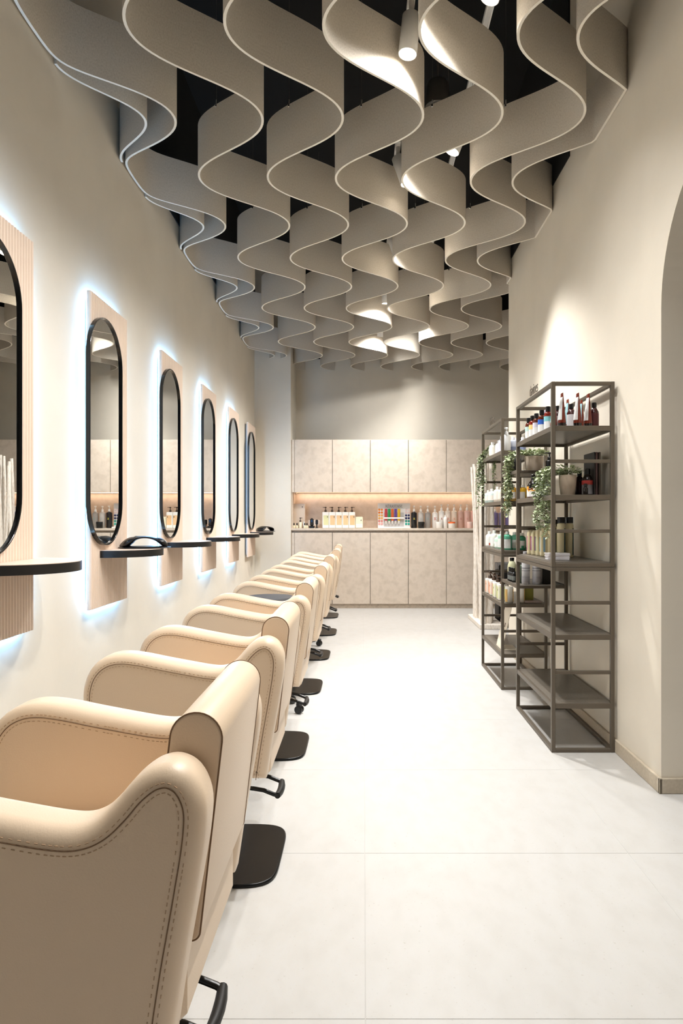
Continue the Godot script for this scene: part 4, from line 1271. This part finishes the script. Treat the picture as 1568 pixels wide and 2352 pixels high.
func make_far_goods() -> void:
	var px := func(x: float, d: float) -> float: return (x - 834.0) * d / FOCAL
	var Y1 := 1.6605
	var Y2 := 1.3095
	var Y3 := 0.9665
	var Y4 := 0.5985
	var white := tone("eef0f4", 0.35)
	var pearl := tone("dfe3ee", 0.35)
	var g := "white bottles on the far rack's upper shelf"
	for k in [[1125.0, 5.28, 0.028, 0.105, "f0efe6", "round cream-white bottle at the far end of the upper far shelf"], [1139.0, 5.12, 0.027, 0.10, "e6e8f2", "white bottle with lilac labels on the upper far shelf"], [1146.0, 5.02, 0.027, 0.12, "e9ebf4", "white bottle with lilac cap line beside the large pump bottle"]]:
		bottle(k[5], g, P(px.call(k[0], k[1]) + 0.02, Y1, k[1]), {"r": k[2], "h": k[3] - 0.03, "sh": 0.02, "nk": 0.012, "m": tone(k[4], 0.35), "cap": [0.013, 0.02], "mc": white, "bands": [{"y0": 0.015, "y1": k[3] - 0.04, "m": tone("dcdff0" if k[0] > 1130 else "f5f3ea", 0.6)}]})
	bottle("large white pump bottle on the upper far shelf", g, P(px.call(1163.0, 4.80), Y1, 4.80), {"r": 0.029, "h": 0.095, "sh": 0.022, "nk": 0.013, "m": white, "pump": [0.013, 0.05], "mc": white})
	for k in [[1178.0, 4.84, "blue-tinted clear bottle beside the large pump bottle"], [1185.0, 4.90, "blue-grey bottle half behind the closer rack's post"], [1200.0, 4.86, "pale white bottle behind the closer rack's post"]]:
		bottle(k[2], g, P(px.call(k[0], k[1]), Y1, k[1]), {"r": 0.022, "h": 0.07, "sh": 0.014, "nk": 0.010, "m": tone("c3cbe0", 0.15) if k[0] < 1190 else pearl, "cap": [0.012, 0.02], "mc": white, "bands": [{"y0": 0.008, "y1": 0.035, "m": tone("7d88a8", 0.5)}]})
	# second shelf
	var g2 := "coloured bottles on the far rack's second shelf"
	for k in [[1119.0, 5.40, 0.030, 0.085, "cfe2de", "pale aqua bottle at the far end of the second far shelf"], [1127.0, 5.26, 0.030, 0.090, "d5e6e2", "pale aqua bottle next to the orange-labelled one"], [1140.0, 5.12, 0.030, 0.10, "f1e7da", "white bottle with orange label band"], [1149.0, 4.98, 0.026, 0.09, "f3ead6", "cream bottle with yellow base by the post"],
		[1159.5, 4.84, 0.027, 0.105, "f1c544", "bright yellow bottle with white label"], [1176.0, 4.82, 0.026, 0.10, "f0b030", "orange-yellow bottle behind the trailing leaves"], [1198.0, 4.82, 0.026, 0.10, "f3bf2a", "yellow bottle behind the closer rack's post"], [1187.0, 4.95, 0.024, 0.10, "f4ede0", "white bottle between the yellow bottles"]]:
		bottle(k[5], g2, P(px.call(k[0], k[1]) + 0.008, Y2, k[1]), {"r": k[2], "h": k[3] - 0.02, "sh": 0.016, "nk": 0.012, "m": tone(k[4], 0.3), "cap": [0.013, 0.018], "mc": tone("f2efe6"), "bands": [{"y0": 0.018, "y1": k[3] - 0.035, "a0": 1.2, "a1": 3.6, "m": tone("f3eee6", 0.6)}]})
	# third shelf
	var g3_ := "green and white bottles on the far rack's third shelf"
	for k in [[1122.0, 5.36, 0.030, 0.10, "efeeea", "white bottle with red square, far end of the third far shelf", "c2472c"], [1133.0, 5.20, 0.030, 0.11, "edf0e6", "white bottle with green cap line", "93ad3f"], [1142.5, 5.06, 0.030, 0.085, "c7e3d3", "pale green clear bottle", "e6efe9"], [1150.0, 4.96, 0.028, 0.11, "a9d6c0", "light green pump-topped bottle by the post", "e6efe9"],
		[1163.0, 4.82, 0.031, 0.11, "63b795", "sea green clear bottle with white label", "e3ece6"], [1179.0, 4.84, 0.028, 0.105, "74bd9d", "sea green bottle with label beside the post", "dfe9e3"], [1196.0, 4.82, 0.028, 0.10, "3f9a72", "deep green bottle behind the closer rack's post", "3f9a72"]]:
		bottle(k[5], g3_, P(px.call(k[0], k[1]) + 0.006, Y3, k[1]), {"r": k[2], "h": k[3] - 0.02, "sh": 0.018, "nk": 0.012, "m": tone(k[4], 0.18), "cap": [0.013, 0.02], "mc": tone("e3e8e4", 0.2), "bands": [{"y0": 0.012, "y1": k[3] - 0.035, "a0": 1.0, "a1": 3.7, "m": tone("eef0ee", 0.6)}, {"y0": 0.012, "y1": 0.03, "o": 0.0009, "a0": 1.2, "a1": 1.9, "m": tone(k[6], 0.6)}]})
	# fourth shelf
	var brown := tone("4a3526", 0.4)
	var pk := ["far end of the row", "second of the row", "third of the row", "beside the front post"]
	var pc := ["f0c0a6", "efb79c", "dfe0b4", "d8dca8"]
	for i in 4:
		var o := thing("pump_dispenser", ["peach", "peach", "pale green", "pale green"][i] + " labelled square dispenser on the far rack, " + pk[i], "dispenser", P(1.005, Y4, 5.40 - 0.155 * i), "square dispensers on the far rack", 0.0)
		part(o, "body", box(Vector3(0.07, 0.115, 0.075), 0.005, Vector3(0, 0.0575, 0)), tone("f1eee6", 0.4))
		part(o, "paper_label", box(Vector3(0.001, 0.085, 0.058), 0.0, Vector3(-0.0356, 0.055, 0)), tone(pc[i]))
		part(o, "paper_label", box(Vector3(0.055, 0.085, 0.001), 0.0, Vector3(0, 0.055, 0.038)), tone(pc[i]))
		part(o, "emblem", box(Vector3(0.001, 0.014, 0.010), 0.0, Vector3(-0.0364, 0.075, 0.012)), tone("33261c"))
		part(o, "pump", pump_mesh(0.017, 0.055), brown, Vector3(0, 0.115, 0))
	for k in [[1169.0, 4.79, "round tub with yellow label in front on the far rack's fourth shelf"], [1195.0, 4.80, "round tub with yellow label behind the closer rack's post"]]:
		bottle(k[2], "yellow labelled tubs on the far rack", P(px.call(k[0], k[1]), Y4, k[1]), {"name": "tub", "cat": "tub", "r": 0.029, "h": 0.10, "sh": 0.003, "nk": 0.026, "m": tone("efece4", 0.4), "cap": [0.027, 0.006], "mc": tone("efece4", 0.4), "bands": [{"y0": 0.006, "y1": 0.094, "a0": 2.2, "a1": 4.2, "m": tone("ecc378", 0.5)}, {"y0": 0.006, "y1": 0.094, "a0": 0.1, "a1": 0.8, "m": tone("ecc378", 0.5)}]})
	boxy("olive green carton on the far rack's fourth shelf", "", P(1.16, Y4, 4.85), Vector3(0.085, 0.11, 0.05), tone("8d8a34", 0.5))
	boxy("flat grey-mauve book lying on the far rack's fourth shelf", "", P(1.185, Y4, 4.785), Vector3(0.115, 0.014, 0.07), tone("a4958d", 0.6), "book", "book", 0.0, 0.001)
	# tent card on the lowest shelf of the far rack
	var st := begin()
	for q in [[-0.02, 0.0015, 0.055, 0.33], [-0.02, 0.0015, 0.095, 0.0015]]:
		var a := Vector3(q[0], q[1], 0)
		var b := Vector3(q[2], q[3], 0)
		var e := (b - a).normalized()
		abox(st, (a + b) / 2, Vector3(0.003, a.distance_to(b), 0.20), 0.0, Basis(Vector3(e.y, -e.x, 0), e, Vector3(0, 0, 1)))
	var tc := solo("display_card", done(st), tone("efe6d4", 0.6), "cream leaning display card on the lowest shelf of the far rack", "display card", P(1.005, 0.2505, 4.95))
	part(tc, "emblem", box(Vector3(0.002, 0.03, 0.02), 0.0, Vector3.ZERO), tone("5d4a38"), Vector3(0.0165, 0.17, 0.03)).rotation.z = -0.225
	# waste bin and small box beyond the wall end
	var o := thing("waste_bin", "black waste bin with a grey liner beyond the far rack", "bin", P(1.665, 0, 7.85))
	part(o, "body", box(Vector3(0.26, 0.66, 0.26), 0.012, Vector3(0, 0.33, 0)), M.black_matt)
	st = begin()
	for i in 40:
		var a := TAU * i / 40.0
		var r0 := 0.135 + 0.006 * sin(a * 7) + 0.004 * sin(a * 13)
		var a2 := TAU * (i + 1) / 40.0
		var r1 := 0.135 + 0.006 * sin(a2 * 7) + 0.004 * sin(a2 * 13)
		var sq := func(t: float, r: float, y: float) -> Vector3: return Vector3(signf(cos(t)) * pow(absf(cos(t)), 0.4) * r, y, signf(sin(t)) * pow(absf(sin(t)), 0.4) * r)
		quad(st, sq.call(a, r0 + 0.006, 0.60 + 0.012 * sin(a * 5)), sq.call(a, r0 + 0.004, 0.675), sq.call(a2, r1 + 0.004, 0.675), sq.call(a2, r1 + 0.006, 0.60 + 0.012 * sin(a2 * 5)))
		quad(st, sq.call(a, r0 + 0.004, 0.675), sq.call(a, r0 - 0.02, 0.66), sq.call(a2, r1 - 0.02, 0.66), sq.call(a2, r1 + 0.004, 0.675))
	part(o, "liner", done(st), tone("8f9094", 0.35))
	boxy("small brown and white box on the floor before the bin", "", P(1.55, 0.0, 7.45), Vector3(0.10, 0.085, 0.08), tone("8a7a68", 0.6))

# ------------------------------------------------------------------ driftwood
func make_driftwood() -> void:
	var o := thing("driftwood_screen", "screen of whitewashed driftwood poles on a white plank", "room divider", P(1.375, 0, 7.70))
	part(o, "base_plank", box(Vector3(0.26, 0.052, 0.82), 0.005, Vector3(0, 0.026, 0)), M.driftwood)
	rng.seed = 77
	for i in 17:
		var z := lerpf(0.35, -0.35, i / 16.0)
		var x := rng.randf_range(-0.075, 0.075)
		if i % 2 == 0: x = -0.07 + rng.randf_range(-0.02, 0.03)
		var r := rng.randf_range(0.016, 0.030)
		var hgt := rng.randf_range(1.72, 1.90)
		var pts := []
		var rad := []
		var lean := Vector2(rng.randf_range(-0.05, 0.05), rng.randf_range(-0.05, 0.05))
		var ph := rng.randf() * 6.0
		for k in 13:
			var t := k / 12.0
			pts.append(Vector3(x + lean.x * t + 0.012 * sin(ph + t * 5.0), 0.05 + hgt * t, z + lean.y * t + 0.012 * cos(ph * 1.7 + t * 4.3)))
			rad.append(r * (1.12 - 0.35 * t + 0.06 * sin(ph + t * 17.0)))
		var st := begin()
		atube(st, pts, rad, 9)
		part(o, "pole", done(st), M.driftwood)

# ------------------------------------------------------------------ plants
func leaf(st: SurfaceTool, at: Vector3, dir: Vector3, up: Vector3, size: float, c0: Color, c1: Color) -> void:
	var f := dir.normalized()
	var s := f.cross(up).normalized()
	var u := s.cross(f).normalized()
	var w := size * 0.36
	var p := [at, at + f * size * 0.35 + s * w + u * size * 0.08, at + f * size * 0.75 + s * w * 0.8 + u * size * 0.05, at + f * size - u * size * 0.05, at + f * size * 0.75 - s * w * 0.8 + u * size * 0.05, at + f * size * 0.35 - s * w + u * size * 0.08]
	var mid := at + f * size * 0.5
	for i in 6:
		var k := (i + 1) % 6
		st.set_color(c0); st.add_vertex(mid)
		st.set_color(c1 if i > 0 else c0); st.add_vertex(p[i])
		st.set_color(c1 if k > 0 else c0); st.add_vertex(p[k])

func make_plant(label: String, at: Vector3, pr: float, ph: float, strands: Array, mound: int, leaf_size: float, seed_: int) -> void:
	rng.seed = seed_
	var o := thing("potted_plant", label, "plant", at, "trailing plants on the racks")
	part(o, "pot", lathe([Vector2(pr * 0.72, 0), Vector2(pr * 0.80, 0.004), Vector2(pr * 0.95, ph * 0.55), Vector2(pr, ph - 0.003), Vector2(pr * 0.98, ph), Vector2(pr * 0.90, ph), Vector2(pr * 0.89, ph - 0.012), Vector2(0, ph - 0.012)], 32), M.pot)
	part(o, "soil", lathe([Vector2(pr * 0.88, ph - 0.011), Vector2(0.0, ph - 0.006)], 24), M.soil)
	var st := begin()
	var fl := begin()
	var add := func(p: Vector3, d: Vector3, s: float) -> void:
		var v := rng.randf()
		var green := Color(0.17, 0.25, 0.10).lerp(Color(0.33, 0.41, 0.19), v)
		var rim := green.lerp(Color(0.82, 0.83, 0.66), rng.randf_range(0.25, 1.0))
		leaf(fl, p, d, Vector3.UP if absf(d.normalized().y) < 0.9 else Vector3.RIGHT, s, green, rim)
	for i in mound:
		var a := rng.randf() * TAU
		var r := pr * 1.35 * sqrt(rng.randf())
		var hh := ph + 0.006 + 0.05 * rng.randf() * (1.0 - 0.5 * r / (pr * 1.35))
		add.call(Vector3(cos(a) * r, hh, sin(a) * r), Vector3(cos(a) + rng.randf_range(-0.6, 0.6), rng.randf_range(-0.3, 0.7), sin(a) + rng.randf_range(-0.6, 0.6)), leaf_size * rng.randf_range(0.7, 1.2))
	for i in 14:
		var a := TAU * i / 14.0
		atube(st, [Vector3(cos(a) * pr * 0.2, ph - 0.01, sin(a) * pr * 0.2), Vector3(cos(a) * pr * 0.6, ph + 0.03, sin(a) * pr * 0.6), Vector3(cos(a) * pr * 1.1, ph + 0.02, sin(a) * pr * 1.1)], 0.0011, 4)
	for s in strands:
		# each strand: edge point (local), lower end height, sway
		var e: Vector3 = s[0]
		var y1: float = s[1]
		var pts := [Vector3(e.x * 0.1, ph, e.z * 0.1), Vector3(e.x * 0.6, maxf(ph, e.y) + 0.025, e.z * 0.6), e]
		var ddx := rng.randf_range(-0.02, 0.01)
		var ddz := rng.randf_range(-0.02, 0.02)
		var n := maxi(3, int((e.y - y1) / 0.03))
		for k in n:
			var t := float(k + 1) / n
			pts.append(Vector3(e.x + ddx * t + 0.008 * sin(k * 1.3 + e.z * 40), lerpf(e.y, y1, t), e.z + ddz * t + 0.008 * cos(k * 1.7)))
		atube(st, pts, 0.0012, 4)
		var run := 0.0
		for k in range(1, pts.size() - 1):
			var len_: float = pts[k].distance_to(pts[k + 1])
			var m := maxi(1, int(len_ / (leaf_size * 0.40)))
			for q in m:
				var p: Vector3 = pts[k].lerp(pts[k + 1], float(q) / m)
				for w in 2:
					var a := rng.randf() * TAU
					add.call(p, Vector3(cos(a), rng.randf_range(-0.9, 0.3), sin(a)), leaf_size * rng.randf_range(0.7, 1.15))
	part(o, "stems", done(st), M.stem)
	var leaves := part(o, "foliage", done(fl), M.leaf)
	leaves.set_meta("kind", "stuff")

func make_plants() -> void:
	# front pot on the second shelf of the closer rack
	var s := []
	rng.seed = 5
	var at := P(1.083, 1.3095, 3.62)
	for i in 15:
		s.append([Vector3(-0.125 + rng.randf_range(-0.035, 0.035), rng.randf_range(0.08, 0.15), rng.randf_range(-0.04, 0.10) * -1.0), rng.randf_range(-0.24, 0.02) if i < 11 else rng.randf_range(-0.28, -0.15)])
	make_plant("trailing variegated plant in a clay pot on the closer rack's second shelf", at, 0.046, 0.108, s, 130, 0.024, 101)
	# raised pot on the bridge shelf
	s = []
	for i in 12:
		s.append([Vector3(-0.150 + rng.randf_range(-0.03, 0.015), rng.randf_range(0.07, 0.13), rng.randf_range(-0.08, 0.02)), rng.randf_range(-0.34, -0.10)])
	make_plant("trailing variegated plant in a clay pot on the bridge shelf", P(1.112, 1.4875, 4.45), 0.062, 0.104, s, 190, 0.027, 102)
	# plant trailing from the upper shelf of the far rack
	s = []
	for i in 7:
		s.append([Vector3(-0.205 + rng.randf_range(-0.02, 0.02), rng.randf_range(-0.01, 0.05), rng.randf_range(-0.16, -0.06)), rng.randf_range(-0.40, -0.20)])
	for i in 3:
		s.append([Vector3(-0.10, 0.03, -0.17 + 0.02 * i), -0.10 - 0.08 * i])
	make_plant("dark trailing ivy hanging from the far rack's upper shelf", P(1.155, 1.6605, 5.36), 0.045, 0.09, s, 50, 0.026, 103)

func _ready() -> void:
	rng.seed = 1
	make_camera()
	make_environment()
	make_materials()
	make_lights()
	make_setting()
	make_baffles()
	make_stations()
	make_cabinets()
	make_racks()
	make_driftwood()
	make_chairs()
	make_counter_goods()
	make_near_goods()
	make_far_goods()
	make_plants()
